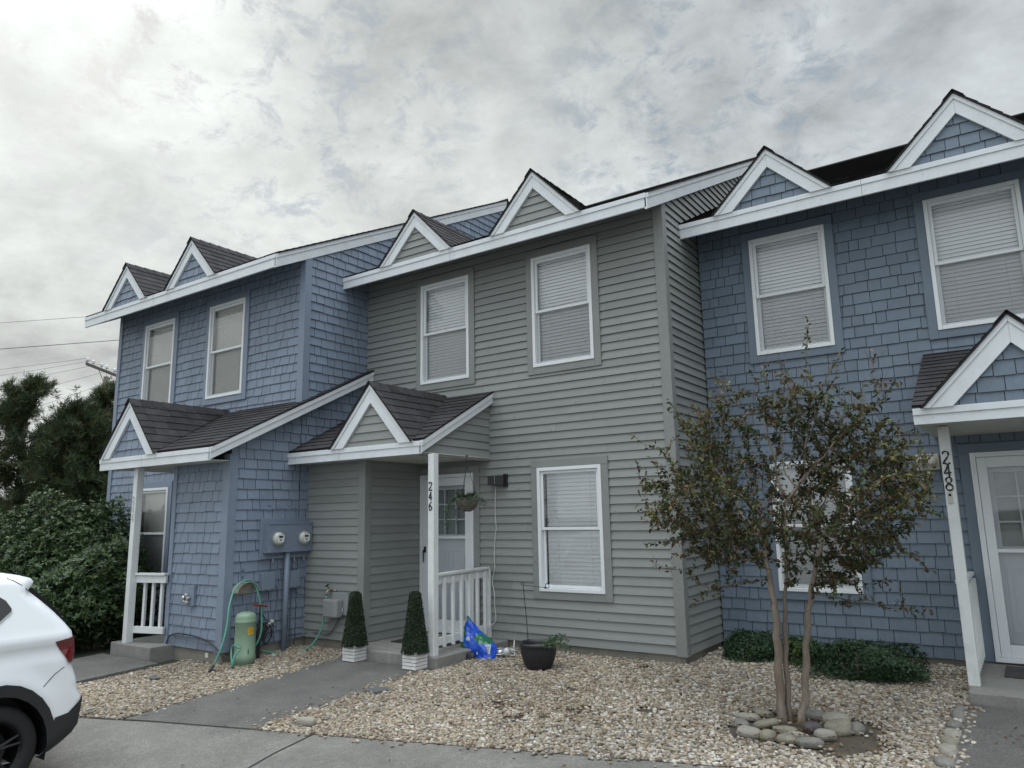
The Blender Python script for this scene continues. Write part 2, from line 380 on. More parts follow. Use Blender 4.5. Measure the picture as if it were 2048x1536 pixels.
# ================================================================== HOUSES
CL = .1026; SH = .1285; ZS = .243
def window(house, X0, X1, Z0, Z1, wy, trim, blindm=None, pitch=.028, screen=True, tiltd=69, casing=.092, gapb=.0, two=True):
    """double-hung window in a wall whose face is at Y=wy, facing -Y"""
    blindm = blindm or mBlind
    f = .042; a = wy - .046; b = wy + .10
    mb = MB()
    mb.box(X0, X0 + f, a, b, Z0, Z1); mb.box(X1 - f, X1, a, b, Z0, Z1)
    mb.box(X0 + f, X1 - f, a, b, Z1 - f, Z1); mb.box(X0 + f, X1 - f, a - .004, b, Z0, Z0 + f)
    wn = mb.build('window', mVinyl, house, bevel=.004)
    zm = (Z0 + Z1) / 2; s = .034
    def sash(z0, z1, y):
        q = MB(); xa, xb = X0 + f + .001, X1 - f - .001
        q.box(xa, xa + s, y, y + .03, z0, z1); q.box(xb - s, xb, y, y + .03, z0, z1)
        q.box(xa + s, xb - s, y, y + .03, z1 - s, z1); q.box(xa + s, xb - s, y, y + .03, z0, z0 + s)
        q.build('sash', mVinyl, wn, bevel=.003)
        g = MB(); g.face([(xa + s, y + .014, z0 + s), (xb - s, y + .014, z0 + s), (xb - s, y + .014, z1 - s), (xa + s, y + .014, z1 - s)]); g.build('pane', mGlass, wn)
    sash(zm - .018, Z1 - f - .001, wy - .020)
    sash(Z0 + f + .001, zm + .018, wy + .013)
    if screen:
        q = MB(); q.face([(X0 + f + .012, wy - .012, Z0 + f + .012), (X1 - f - .012, wy - .012, Z0 + f + .012), (X1 - f - .012, wy - .012, zm - .02), (X0 + f + .012, wy - .012, zm - .02)])
        q.build('insect_screen', mScreen, wn)
    q = MB(); z = Z1 - f - .03; ti = R(tiltd); wd = pitch * 1.10; dy, dz = math.cos(ti) * wd / 2, math.sin(ti) * wd / 2; yb = wy + .062
    xa, xb = X0 + f + .012 + gapb, X1 - f - .012
    q.box(xa, xb, yb - .02, yb + .02, z - .005, z + .03)
    while z > Z0 + f + .01:
        e = rnd.uniform(-.0015, .0015)
        q.face([(xa, yb - dy, z - dz + e), (xb, yb - dy, z - dz - e), (xb, yb + dy, z + dz - e), (xa, yb + dy, z + dz + e)], 1 + rnd.uniform(-.03, .03)); z -= pitch
    for u in (.2, .8):
        xx = xa + (xb - xa) * u; q.box(xx - .002, xx + .002, yb - dy - .006, yb - dy - .004, Z0 + f, Z1 - f)
    q.build('blind', blindm, wn)
    q = MB(); q.box(X0 - .02, X1 + .02, wy + .34, wy + .36, Z0 - .05, Z1 + .05)
    for (u0, u1, v0, v1) in ((X0 - .03, X0, Z0, Z1), (X1, X1 + .03, Z0, Z1), (X0, X1, Z0 - .03, Z0), (X0, X1, Z1, Z1 + .03)): q.box(u0, u1, wy + .02, wy + .34, v0, v1)
    q.build('room_recess', mRoom, wn)
    c = casing; q = MB(); ya, yb2 = wy - .034, wy + .0
    q.box(X0 - c, X0 - .001, ya, yb2, Z0 - c, Z1 + .001); q.box(X1 + .001, X1 + c, ya, yb2, Z0 - c, Z1 + .001)
    q.box(X0 - c, X1 + c, ya - .002, yb2, Z1 + .001, Z1 + c + .01); q.box(X0 - .001, X1 + .001, ya - .001, yb2, Z0 - c, Z0 - .001)
    q.build('casing', trim, wn, bevel=.003)
    return wn

def roofplane(mb, pts, N, seed=0, ob=.011, exp=.135):
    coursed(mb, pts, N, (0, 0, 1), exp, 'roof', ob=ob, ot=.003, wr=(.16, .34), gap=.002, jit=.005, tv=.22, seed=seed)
def gable(house, name, xm, hw, zb, zh, ye, m_, N_panel, exp, mode, back, seed, v=.215, tone_off=0):
    """small front gable standing on the fascia: panel, two rake boards, two roof slopes running back to Y=back"""
    k = (zh - zb) / hw; hi = zh - .03
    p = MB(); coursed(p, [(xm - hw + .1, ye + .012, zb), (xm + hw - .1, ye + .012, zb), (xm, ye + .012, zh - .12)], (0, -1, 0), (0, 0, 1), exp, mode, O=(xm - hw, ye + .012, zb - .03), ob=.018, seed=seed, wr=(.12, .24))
    g = p.build(name, m_, house)
    for sgn in (-1, 1):
        q = MB(); pts = [(xm + sgn * hw, ye - .03, zb), (xm + sgn * .0008, ye - .03, zh), (xm + sgn * .0008, ye - .03, zh - v), (xm + sgn * (hw - v / k), ye - .03, zb)]
        q.prism(pts, (0, .045, 0))
        q2 = [(xm + sgn * hw, ye - .042, zb + .0), (xm + sgn * .0008, ye - .042, zh + .002), (xm + sgn * .0008, ye - .042, zh - .055), (xm + sgn * (hw - .055 / k), ye - .042, zb)]
        q.prism(q2, (0, .0115, 0))
        q.build('rake_board', mWhite, g, weld=True)
        n = V(sgn * k, 0, 1).normalized(); e = .022; hwx = hw + .012; zbx = zb - .012 * k
        A = V(xm, ye - .06, zh + .005); B = V(xm, back, zh + .005); C_ = V(xm + sgn * hwx, ye - .06, zbx + .005)
        q = MB(); off = n * .012
        under = [A - n * 0, B, C_]
        q.prism([A, B, C_] if sgn > 0 else [A, C_, B], n * .012, .6)
        roofplane(q, [A + off, B + off, C_ + off], n, seed + 3 + sgn)
        if sgn > 0:   # ridge caps along the top
            y = ye - .07
            while y < back - .02:
                y2 = min(back, y + .16)
                for s2 in (-1, 1):
                    nn = V(s2 * k, 0, 1).normalized(); t = V(s2, 0, -k).normalized()
                    a0 = V(xm, y, zh + .036); b0 = V(xm, y2 + .03, zh + .027)
                    q.hexa([a0, a0 + t * .13, b0 + t * .13, b0, a0 + nn * .006, a0 + t * .13 + nn * .006, b0 + t * .13 + nn * .004, b0 + nn * .004], rnd.uniform(.8, 1.2))
                y = y2
        q.build('gable_roof', mRoof, g)
    return g
def fascia(house, x0, x1, y, zb, zt, name='fascia_board'):
    q = MB(); q.box(x0, x1, y, y + .028, zb, zt); q.box(x0, x1, y - .012, y, zt - .055, zt + .004)
    f_ = q.build(name, mWhite, house, bevel=.003); rg = random.Random(int(abs(x0 * 100)))
    q = MB(); x = x0 + (x1 - x0) * .42; q.box(x - .0015, x + .0015, y - .0125, y - .0118, zt - .053, zt + .003); q.box(x - .0015, x + .0015, y - .0006, y, zb + .004, zt - .058)
    q.build('board_joint', mDark, f_)
    q = MB(); x = x0 + .15
    while x < x1 - .1:
        z = zb + rg.uniform(.03, .08); q.box(x - .0035, x + .0035, y - .001, y, z - .0035, z + .0035); x += rg.uniform(.35, .7)
    q.build('nail_heads', mNail, f_)
    return f_
def rake(house, x, y0, z0, y1, z1, h, name='rake_trim', end=0):
    """sloping board on the right edge of a roof, face at X=x, top from (y0,z0) to (y1,z1)"""
    q = MB(); q.beam((x - .03, y0, z0 - h), (x - .03, y1, z1 - h), (0, 0, h), (.03, 0, 0))
    q.beam((x, y0, z0 - .055), (x, y1, z1 - .055), (0, 0, .058), (.012, 0, 0))
    return q.build(name, mWhite, house)
def railing(house, p0, p1, zb, zt, zf, nb, name='porch_railing', end_post=True, bo=.056, bdrop=.02):
    """rail from p0 to p1 in plan with square balusters"""
    p0, p1 = Vector((*p0, 0)), Vector((*p1, 0)); d = (p1 - p0).normalized(); n = V(-d.y, d.x, 0)
    q = MB(); q.beam(p0 - n * .045 + V(0, 0, zt - .03), p1 - n * .045 + V(0, 0, zt - .03), V(0, 0, .03), n * .09)
    q.beam(p0 - n * .018 + V(0, 0, zt - .125), p1 - n * .018 + V(0, 0, zt - .125), V(0, 0, .09), n * .036)
    r = q.build(name, mPost, house, bevel=.003)
    q = MB(); q.beam(p0 - n * .018 + V(0, 0, zb), p1 - n * .018 + V(0, 0, zb), V(0, 0, .085), n * .036); q.build('bottom_rail', mPost, r, bevel=.003)
    L_ = (p1 - p0).length
    for i in range(nb):
        c = p0 + d * (L_ * (i + .8) / (nb + .5)); q = MB(); hwid = .018
        q.beam(c - d * hwid - n * bo + V(0, 0, zb - bdrop), c + d * hwid - n * bo + V(0, 0, zb - bdrop), V(0, 0, zt - zb - .035 - (.02 - bdrop)), n * .037)
        q.build('baluster', mPost, r, bevel=.002)
    return r
mPost = mat('white_post_paint', (.60, .625, .63), .5, .05, 2.5, .1, 30, grime=.45, gcol=(.34, .34, .27), gscale=4.5)
STROKE = {
 '2': [[(.08, .78), (.16, .93), (.34, 1.), (.52, .93), (.58, .76), (.50, .58), (.30, .36), (.05, .06), (.16, .10), (.34, .03), (.50, .02), (.64, .12)]],
 '4': [[(.46, 0), (.46, .5), (.47, .98), (.30, .66), (.06, .32), (.30, .34), (.66, .36)]],
 '6': [[(.56, .96), (.36, .86), (.18, .62), (.10, .34), (.18, .10), (.36, .0), (.54, .10), (.60, .30), (.50, .48), (.32, .52), (.16, .38)]],
 '8': [[(.34, .54), (.14, .70), (.16, .90), (.36, 1.), (.56, .90), (.56, .70), (.34, .54), (.10, .34), (.10, .12), (.34, .0), (.60, .12), (.60, .34), (.34, .54)]]}
def digits(txt, house, x, y, ztop, h, step, m_, w_=.0065, name='house_number', dirv=(1, 0, 0), nv=(0, -1, 0), horiz=False):
    q = MB(); d = Vector(dirv); n = Vector(nv)
    for i, ch in enumerate(txt):
        o = V(x, y, ztop - h - (0 if horiz else i * step)) + (d * (i * step) if horiz else V(0, 0, 0))
        for st in STROKE[ch]:
            # smooth
            P = [Vector((a, b)) for a, b in st]; S_ = []
            for j in range(len(P) - 1):
                a0, a1, a2, a3 = P[max(j - 1, 0)], P[j], P[j + 1], P[min(j + 2, len(P) - 1)]
                for u in (0, .25, .5, .75):
                    S_.append(.5 * ((2 * a1) + (-a0 + a2) * u + (2 * a0 - 5 * a1 + 4 * a2 - a3) * u * u + (-a0 + 3 * a1 - 3 * a2 + a3) * u ** 3))
            S_.append(P[-1])
            pts = [o + d * (s.x * h * .82 - h * .29) + V(0, 0, 1) * s.y * h for s in S_]
            q.tube(pts, [w_ * (.55 + .75 * abs(math.sin(j * .33 + i))) for j in range(len(pts))], 6)
    return q.build(name, m_, house)

def townhouse(kind, label, xl, xr, yw, ridge_ext_l, ridge_ext_r, ye, ze, zbt, dorm, wins, low, P, group):
    grey = kind == 'grey'; trim = {'grey': mGrey, 'blue': mBlue, 'blueR': mBlueR}[kind]; wm = {'grey': mGreyS, 'blue': mBlueS, 'blueR': mBlueRS}[kind]
    mode = 'clap' if grey else 'sh'; ex = CL if grey else SH
    h = thing('townhouse', ((xl + xr) / 2, yw, .15), label, 'townhouse', group)
    m_ = .4986; yr = ye + 5.591; zr = ze + 2.788; ztop = zbt + .01 + .4986 * (yw - ye - .03)
    # front wall
    q = MB(); holes = [(X0, X1, Z0 - ZS, Z1 - ZS) for (X0, X1, Z0, Z1) in wins + low + P.get('doorholes', [])]
    holes = [(a - xl, b - xl, c, d) for a, b, c, d in holes]
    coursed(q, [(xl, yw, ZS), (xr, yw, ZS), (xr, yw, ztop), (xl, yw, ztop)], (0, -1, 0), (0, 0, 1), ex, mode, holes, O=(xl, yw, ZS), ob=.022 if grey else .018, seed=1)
    rgn = random.Random(17)
    for _ in range(90 if grey else 0):
        x = rgn.uniform(xl + .1, xr - .15); k = rgn.randint(0, 46); z = ZS + k * ex + .02
        if any(a - .12 < x < b + .12 and c - .12 < z < d + .12 for a, b, c, d in wins + low + [(-5, -2.7, 0, 3.4)]): continue
        q.box(x - .004, x + .004, yw - .022, yw - .0195, z - .004, z + .004, .15)
    q.build('front_wall', wm, h)
    # right side wall, up under the rake
    q = MB(); zro = lambda y: ze + m_ * (y - ye) - .03
    yb = 2 * yr - ye - .35
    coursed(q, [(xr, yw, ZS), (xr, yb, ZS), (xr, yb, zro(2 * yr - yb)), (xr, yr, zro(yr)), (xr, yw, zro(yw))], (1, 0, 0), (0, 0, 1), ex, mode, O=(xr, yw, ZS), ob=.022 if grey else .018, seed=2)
    q.build('side_wall', wm, h)
    q = MB(); q.face([(xl, yw, ZS), (xl, yw, zro(yw)), (xl, yr, zro(yr)), (xl, yb, zro(2 * yr - yb)), (xl, yb, ZS)]); q.face([(xl, yb, ZS), (xl, yb, 5.3), (xr, yb, 5.3), (xr, yb, ZS)])
    q.build('rear_wall', wm, h)
    # foundation
    q = MB(); q.box(xl + .004, xr - .012, yw + .012, yb - .02, -.1, ZS + .002); q.build('foundation', mFound, h)
    # corner boards
    cz = P.get('cbz', ZS - .012)
    q = MB(); q.box(xr - .10, xr + .026, yw - .03, yw - .0005, cz, ztop); q.build('corner_board', trim, h, bevel=.003)
    q = MB(); q.box(xr + .0005, xr + .026, yw, yw + .085, cz, zro(yw) - .05); q.build('corner_board', trim, h, bevel=.003)
    if kind == 'blue':
        q = MB(); q.box(xl - .026, xl + .08, yw - .03, yw - .0005, ZS - .012, ztop); q.build('corner_board', trim, h, bevel=.003)
    # soffit, fascia, rake
    x0 = xl - ridge_ext_l; x1 = xr + ridge_ext_r
    q = MB(); q.beam((x0 + .002, ye + .029, zbt + .012), (x1 - .019, ye + .029, zbt + .012), (0, 0, .01), (0, yw - ye - .03, m_ * (yw - ye - .03))); q.build('soffit', trim, h)
    fascia(h, x0, x1, ye, zbt, ze)
    rake(h, x1 + .012, ye + .0, ze - .0, yr, zr, .19)
    q = MB(); q.beam((xr, yw + .002, ze + m_ * (yw - ye) - .186), (xr, yr, zr - .186), (0, 0, .01), (ridge_ext_r - .02, 0, 0)); q.build('rake_soffit', mWhite, h)
    # roof
    q = MB(); n = V(0, -m_, 1).normalized(); xr2 = x1 + .04; xl2 = x0 - .03
    A = [V(xl2, ye + .022, ze + .015), V(xr2, ye + .022, ze + .015), V(xr2, yr, zr + .004), V(xl2, yr, zr + .004)]
    q.prism(A, n * .014, .6); roofplane(q, [p + n * .014 for p in A], n, 11)
    B = [V(xl2, yr, zr + .004), V(xr2, yr, zr + .004), V(xr2, yb + .3, zr - m_ * (yb + .3 - yr)), V(xl2, yb + .3, zr - m_ * (yb + .3 - yr))]
    q.prism(B, V(0, m_, 1).normalized() * .014, .8)
    q.tube([(xl2, yr, zr + .02), (xr2, yr, zr + .02)], .03, 6)
    q.build('roof', mRoof, h)
    for i, (xm, hw, zh) in enumerate(dorm):
        gable(h, 'dormer', xm, hw, ze - .002, zh, ye, wm, None, ex, mode, ye + (zh + .02 - ze) / m_, 20 + i)
    for (X0, X1, Z0, Z1) in wins:
        window(h, X0, X1, Z0, Z1, yw, trim, P.get('blind'), P.get('pitch', .028), screen=P.get('screen', True))
    for (X0, X1, Z0, Z1) in low:
        window(h, X0, X1, Z0, Z1, yw, trim, P.get('blind'), P.get('pitchl', .030), screen=P.get('lscreen', True), gapb=P.get('gapb', 0))
    return h

def front_door(h, x0, x1, z0, z1, wy, trim, hinge_left, name='front_door', rail=None, lites=None):
    """white storm door in a white frame over a panelled inner door; face at Y=wy"""
    q = MB(); f = .05
    q.box(x0, x0 + f, wy - .05, wy + .12, z0, z1); q.box(x1 - f, x1, wy - .05, wy + .12, z0, z1); q.box(x0 + f, x1 - f, wy - .05, wy + .12, z1 - f, z1)
    q.box(x0, x1, wy - .07, wy + .12, z0 - .045, z0 - .001)
    d = q.build(name, mDoor, h, bevel=.004)
    q = MB(); s = .085; a, b = x0 + f + .003, x1 - f - .003; y = wy - .042
    q.box(a, a + s, y, y + .03, z0, z1 - f - .003); q.box(b - s, b, y, y + .03, z0, z1 - f - .003)
    q.box(a + s, b - s, y, y + .03, z1 - f - .003 - s - .02, z1 - f - .003); q.box(a + s, b - s, y, y + .03, z0, z0 + .12)
    zr = rail or (z0 + 1.24)
    q.box(a + s, b - s, y + .002, y + .028, zr - .018, zr + .018)
    q.build('storm_door', mDoor, d, bevel=.004)
    q = MB(); q.face([(a + s, y + .015, z0 + .12), (b - s, y + .015, z0 + .12), (b - s, y + .015, z1 - f - s - .02), (a + s, y + .015, z1 - f - s - .02)]); q.build('storm_glass', mGlass, d)
    # inner door
    q = MB(); yi = wy + .06; lx0, lx1, lz0, lz1 = a + .12, b - .12, zr + .03, z1 - .20
    for (u0, u1, v0, v1) in ((a, lx0, z0, z1 - f), (lx1, b, z0, z1 - f), (lx0, lx1, z0, lz0), (lx0, lx1, lz1, z1 - f)): q.box(u0, u1, yi, yi + .045, v0, v1)
    for u0, u1 in ((a + .13, (a + b) / 2 - .035), ((a + b) / 2 + .035, b - .13)):
        for v0, v1 in ((z0 + .22, zr - .18),):
            q.box(u0, u1, yi - .006, yi, v0, v0 + .012); q.box(u0, u1, yi - .006, yi, v1 - .012, v1); q.box(u0, u0 + .012, yi - .006, yi, v0 + .012, v1 - .012); q.box(u1 - .012, u1, yi - .006, yi, v0 + .012, v1 - .012)
            q.box(u0 + .05, u1 - .05, yi - .005, yi, v0 + .05, v1 - .05)
    q.build('inner_door', mDoor, d, bevel=.002)
    q = MB()
    nl = 3
    for i in range(1, nl): xx = lx0 + (lx1 - lx0) * i / nl; q.box(xx - .009, xx + .009, yi - .004, yi + .02, lz0, lz1)
    for i in range(1, 3): zz = lz0 + (lz1 - lz0) * i / 3; q.box(lx0, lx1, yi - .003, yi + .019, zz - .009, zz + .009)
    for (u0, u1, v0, v1) in ((lx0 - .015, lx0 + .008, lz0 - .015, lz1 + .015), (lx1 - .008, lx1 + .015, lz0 - .015, lz1 + .015), (lx0 + .008, lx1 - .008, lz0 - .015, lz0 + .008), (lx0 + .008, lx1 - .008, lz1 - .008, lz1 + .015)): q.box(u0, u1, yi - .006, yi + .01, v0, v1)
    q.build('muntin', mVinyl, d)
    q = MB(); q.face([(lx0, yi + .022, lz0), (lx1, yi + .022, lz0), (lx1, yi + .022, lz1), (lx0, yi + .022, lz1)]); q.build('door_lite', mGlass, d)
    q = MB(); z = lz1 - .01
    while z > lz0: q.face([(lx0, yi + .05, z - .009), (lx1, yi + .05, z - .009), (lx1, yi + .058, z + .009), (lx0, yi + .058, z + .009)], 1 + rnd.uniform(-.05, .05)); z -= .021
    q.build('door_blind', mat('door_blind_slat', (.36, .40, .39), .6, .05), d)
    q = MB(); q.box(x0, x1, wy + .16, wy + .18, z0, z1); q.build('room_recess', mRoom, d)
    q = MB(); hx = (a + .045) if not hinge_left else (b - .045); zh_ = z0 + .97
    q.tube([(hx, y - .002, zh_ + .06), (hx, y - .035, zh_ + .05), (hx + (.02 if hinge_left else -.0), y - .038, zh_ - .02), (hx, y - .036, zh_ - .11)], [.013, .012, .010, .006], 8)
    q.box(hx - .018, hx + .018, y - .006, y, zh_ + .02, zh_ + .10)
    q.build('handle', mBlack, d, smooth=False)
    hxx = x0 + .012 if hinge_left else x1 - .012
    q = MB()
    for zz in (z0 + .25, z0 + .75, z0 + 1.25, z0 + 1.8):
        q = MB(); q.box(hxx - .012, hxx + .012, wy - .058, wy - .0505, zz, zz + .09); q.build('hinge', mVinyl, d)
    c = .095; q = MB()
    q.box(x0 - c, x0 - .001, wy - .034, wy, z0 - .05, z1 + .001); q.box(x1 + .001, x1 + c, wy - .034, wy, z0 - .05, z1 + .001); q.box(x0 - c, x1 + c, wy - .036, wy, z1 + .001, z1 + c)
    q.build('casing', trim, d, bevel=.003)
    return d

def porch_roof(h, xl, xr, ye, ze, zb, yw, m_, gx, ghw, gzh, wm, mode, ex, trim, right_panel=True, rake_end=None, seed=40, xpanel=None, sx=None):
    """low shed roof over the porch with a small gable on its front edge"""
    n = V(0, -m_, 1).normalized(); zw = ze + m_ * (yw - ye)
    q = MB(); A = [V(xl - .005, ye + .022, ze + .016), V(xr + .028, ye + .022, ze + .016), V(xr + .028, yw - .001, zw + .003), V(xl - .005, yw - .001, zw + .003)]
    q.prism(A, n * .014, .6); roofplane(q, [p + n * .014 for p in A], n, seed)
    if rake_end is not None:
        ya = yw; B = [V(xr - .118, ya, ze + m_ * (ya - ye)), V(xr + .028, ya, ze + m_ * (ya - ye)), V(xr + .028, rake_end, ze + m_ * (rake_end - ye)), V(xr - .118, rake_end, ze + m_ * (rake_end - ye))]
        q.prism(B, n * .014, .6); roofplane(q, [p + n * .014 for p in B], n, seed + 1)
    pr = q.build('porch_roof', mRoof, h)
    fascia(h, xl, xr, ye, zb, ze, 'porch_fascia')
    yend = rake_end if rake_end is not None else yw - .001
    rake(h, xr + .012, ye, ze, yend, ze + m_ * (yend - ye), (ze - zb) * .93, 'porch_rake')
    xs_ = sx if sx is not None else xr - .032
    q = MB(); q.box(xl + .002, xs_, ye + .03, yw - .001, zb + .018, zb + .028)
    if sx is not None:
        q.beam((sx - .02, ye + .028, ze + m_ * .028 - .135), (sx - .02, (rake_end or yw), ze + m_ * ((rake_end or yw) - ye) - .135), (0, 0, .01), (xr - .03 - sx + .02, 0, 0))
    x = xl + .1
    while x < xs_ - .01: q.box(x - .003, x + .003, ye + .03, yw - .002, zb + .0165, zb + .0178); x += .1
    q.build('porch_soffit', mSoff, h)
    gable(h, 'porch_gable', gx, ghw, ze - .002, gzh, ye, wm, None, ex, mode, min(yw - .002, ye + (gzh + .02 - ze) / m_), seed + 2, v=.235)
    if right_panel:
        xp = xpanel if xpanel is not None else xr - .06; q = MB(); za = zb + .03; mm = m_
        y0 = ye + .10
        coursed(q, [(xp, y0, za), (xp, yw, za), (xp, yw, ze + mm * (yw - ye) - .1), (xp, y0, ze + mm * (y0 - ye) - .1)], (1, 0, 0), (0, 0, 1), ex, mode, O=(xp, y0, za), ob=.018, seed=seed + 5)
        q.build('porch_side_panel', wm, h)
        q = MB(); q.box(xp + .001, xp + .02, y0 - .001, y0 + .08, za - .01, ze + mm * (y0 - ye) - .1); q.box(xp - .05, xp + .016, y0, yw - .001, za - .04, za - .0005); q.build('beam_trim', trim, h)
    return pr
def post(h, x, y, z0, z1, s=.09, txt=None, m_=None, th=.10, tstep=.115, ztxt=2.2, numm=None):
    q = MB(); q.box(x - s / 2, x + s / 2, y - s / 2, y + s / 2, z0, z1); p = q.build('porch_post', mPost, h, bevel=.006)
    if txt: digits(txt, p, x - .003, y - s / 2 - .003, ztxt, th, tstep, numm or mBlackPaint)
    return p
def closet(h, x0, x1, yf, yb, z0, z1, wm, mode, ex, trim, left=True, off=.0):
    q = MB()
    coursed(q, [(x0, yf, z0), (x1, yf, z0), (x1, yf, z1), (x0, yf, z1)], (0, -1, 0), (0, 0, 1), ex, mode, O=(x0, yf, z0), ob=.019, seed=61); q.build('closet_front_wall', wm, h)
    q = MB(); q.box(x0 + .012, x1 - .012, yf + .012, yb, -.1, z0 + .002); q.build('closet_foundation', mFound, h)
    return

G1 = 'attached townhouses of the row'
# ---- grey middle unit
wG = [(-3.801, -2.912, 3.655, 5.138), (-1.852, -.959, 3.655, 5.138)]; lG = [(-1.840, -.931, .852, 2.357)]
hG = townhouse('grey', 'grey clapboard townhouse in the middle of the row, number 246 on its porch post', -4.932, 0, 0, -.0, .049, -.534, 5.36, 5.194,
    [(-3.455, .668, 6.036), (-1.461, .669, 6.057)], wG, lG, dict(doorholes=[(-3.80, -2.86, .24, 2.35)], pitch=.045, pitchl=.048, lscreen=False, gapb=.03), G1)
closet(hG, -4.932, -3.82, -1.074, 0, ZS, 2.53, mGreyS, 'clap', CL, mGrey)
q = MB(); coursed(q, [(-3.82, -1.074, ZS), (-3.82, 0, ZS), (-3.82, 0, 2.53), (-3.82, -1.074, 2.53)], (1, 0, 0), (0, 0, 1), CL, 'clap', O=(-3.82, -1.074, ZS), ob=.019, seed=64); q.build('closet_side_wall', mGreyS, hG)
q = MB(); q.box(-3.915, -3.794, -1.104, -1.0745, ZS - .01, 2.52); q.build('corner_board', mGrey, hG, bevel=.003)
q = MB(); q.box(-3.8195, -3.794, -1.074, -.99, ZS - .01, 2.52); q.build('corner_board', mGrey, hG, bevel=.003)
porch_roof(hG, -4.925, -2.539, -1.442, 2.65, 2.503, 0, .527, -3.349, .692, 3.42, mGreyS, 'clap', CL, mGrey, xpanel=-2.60)
post(hG, -2.444, -1.327, .24, 2.50, .088, '246', ztxt=2.17, th=.098, tstep=.112)
railing(hG, (-2.465, -1.285), (-2.63, -.05), .33, 1.13, .24, 6)
q = MB(); q.box(-2.67, -2.59, -.055, -.022, .25, 1.10); q.build('railing_wall_post', mPost, hG, bevel=.004)
front_door(hG, -3.80, -2.86, .305, 2.351, 0, mGrey, False, rail=1.50)
q = MB(); q.box(-3.80, -2.34, -1.395, .0, -.05, .240); q.build('porch_slab', mConc, hG, bevel=.012)

# ---- left blue unit
wL = [(-9.097, -8.195, 3.656, 5.157), (-7.201, -6.284, 3.656, 5.157)]; lL = [(-8.98, -8.08, .87, 2.33)]
hL = townhouse('blue', 'blue shingled townhouse at the left end of the row, with the meters on its side', -9.993, -4.932, -1.23, .224, .02, -1.779, 5.389, 5.211,
    [(-8.83, .665, 6.07), (-6.929, .658, 6.073)], wL, lL, dict(cbz=3.30, pitch=.024, pitchl=.026, blind=mBlindL), G1)
closet(hL, -6.12, -4.932, -2.308, -1.24, ZS - .02, 2.53, mBlueS, 'sh', SH, mBlue)
q = MB(); zt = lambda y: 2.645 + .4955 * (y + 2.705) - .06
coursed(q, [(-4.932, -2.308, ZS - .02), (-4.932, -1.24, ZS - .02), (-4.932, -1.24, zt(-1.24)), (-4.932, -2.308, zt(-2.308))], (1, 0, 0), (0, 0, 1), SH, 'sh', O=(-4.932, -1.23, ZS), ob=.018, seed=71); q.build('closet_side_wall', mBlueS, hL)
q = MB(); coursed(q, [(-6.12, -1.24, ZS), (-6.12, -2.308, ZS), (-6.12, -2.308, 2.53), (-6.12, -1.24, 2.53)], (-1, 0, 0), (0, 0, 1), SH, 'sh', O=(-6.12, -1.24, ZS), ob=.018, seed=72); q.build('closet_side_wall', mBlueS, hL)
for b in ((-5.035, -4.906, -2.338, -2.3085), (-4.9315, -4.906, -2.308, -2.215), (-6.146, -6.06, -2.338, -2.3085)):
    q = MB(); q.box(b[0], b[1], b[2], b[3], ZS - .03, 2.6 if b[1] > -5 else 2.52); q.build('corner_board', mBlue, hL, bevel=.003)
porch_roof(hL, -7.382, -4.784, -2.705, 2.645, 2.492, -1.23, .4985, -6.622, .682, 3.401, mBlueS, 'sh', SH, mBlue, right_panel=False, rake_end=-.02, seed=50, sx=-4.934)
q = MB(); q.prism([(-7.3, -2.6, 2.52), (-7.3, -1.24, 2.52), (-7.3, -1.24, 3.2), (-7.3, -2.6, 2.6)], (.02, 0, 0)); q.build('porch_side_panel', mBlue, hL)
mNumW = mat('number_faded', (.50, .52, .50), .6)
post(hL, -6.618, -2.551, .24, 2.50, .095, '244', ztxt=2.12, th=.10, tstep=.115, numm=mNumW)
railing(hL, (-6.575, -2.50), (-6.09, -2.375), .36, 1.12, .24, 3, bo=-.0185, bdrop=-.06)
q = MB(); q.box(-6.9, -5.95, -2.62, -1.235, -.05, .240); q.build('porch_slab', mConc, hL, bevel=.012)
front_door(hL, -7.35, -6.42, .30, 2.35, -1.23, mBlue, False)

# ---- right blue unit
wR = [(.696, 1.594, 3.648, 5.134), (2.640, 3.532, 3.653, 5.145)]; lR = [(.737, 1.63, .855, 2.335)]
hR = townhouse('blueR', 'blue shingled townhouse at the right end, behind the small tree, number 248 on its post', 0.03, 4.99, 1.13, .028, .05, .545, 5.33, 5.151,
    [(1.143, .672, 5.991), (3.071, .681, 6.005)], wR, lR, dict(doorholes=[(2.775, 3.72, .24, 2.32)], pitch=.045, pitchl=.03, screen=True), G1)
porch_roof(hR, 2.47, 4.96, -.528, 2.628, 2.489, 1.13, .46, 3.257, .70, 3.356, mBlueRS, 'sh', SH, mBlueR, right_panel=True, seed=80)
pR = post(hR, 2.656, -.077, .24, 2.50, .09, '248', ztxt=2.27, th=.118, tstep=.118)
q = MB(); q.lathe([(0, -.004), (.012, -.004), (.012, 0)], (2.648, -.124, 1.875), 12, 'y'); q.box(2.628, 2.668, -.128, -.1225, 1.80, 1.90); q.build('hook_plate', mat('pale_metal', (.45, .44, .40), .5, metal=.3), pR)
railing(hR, (2.64, -.03), (2.64, 1.10), .33, 1.12, .24, 7)
front_door(hR, 2.775, 3.72, .305, 2.32, 1.13, mBlueR, True, rail=1.33)
q = MB(); q.box(2.62, 4.0, -.36, 1.12, -.05, .240); q.build('porch_slab', mConc, hR, bevel=.012)
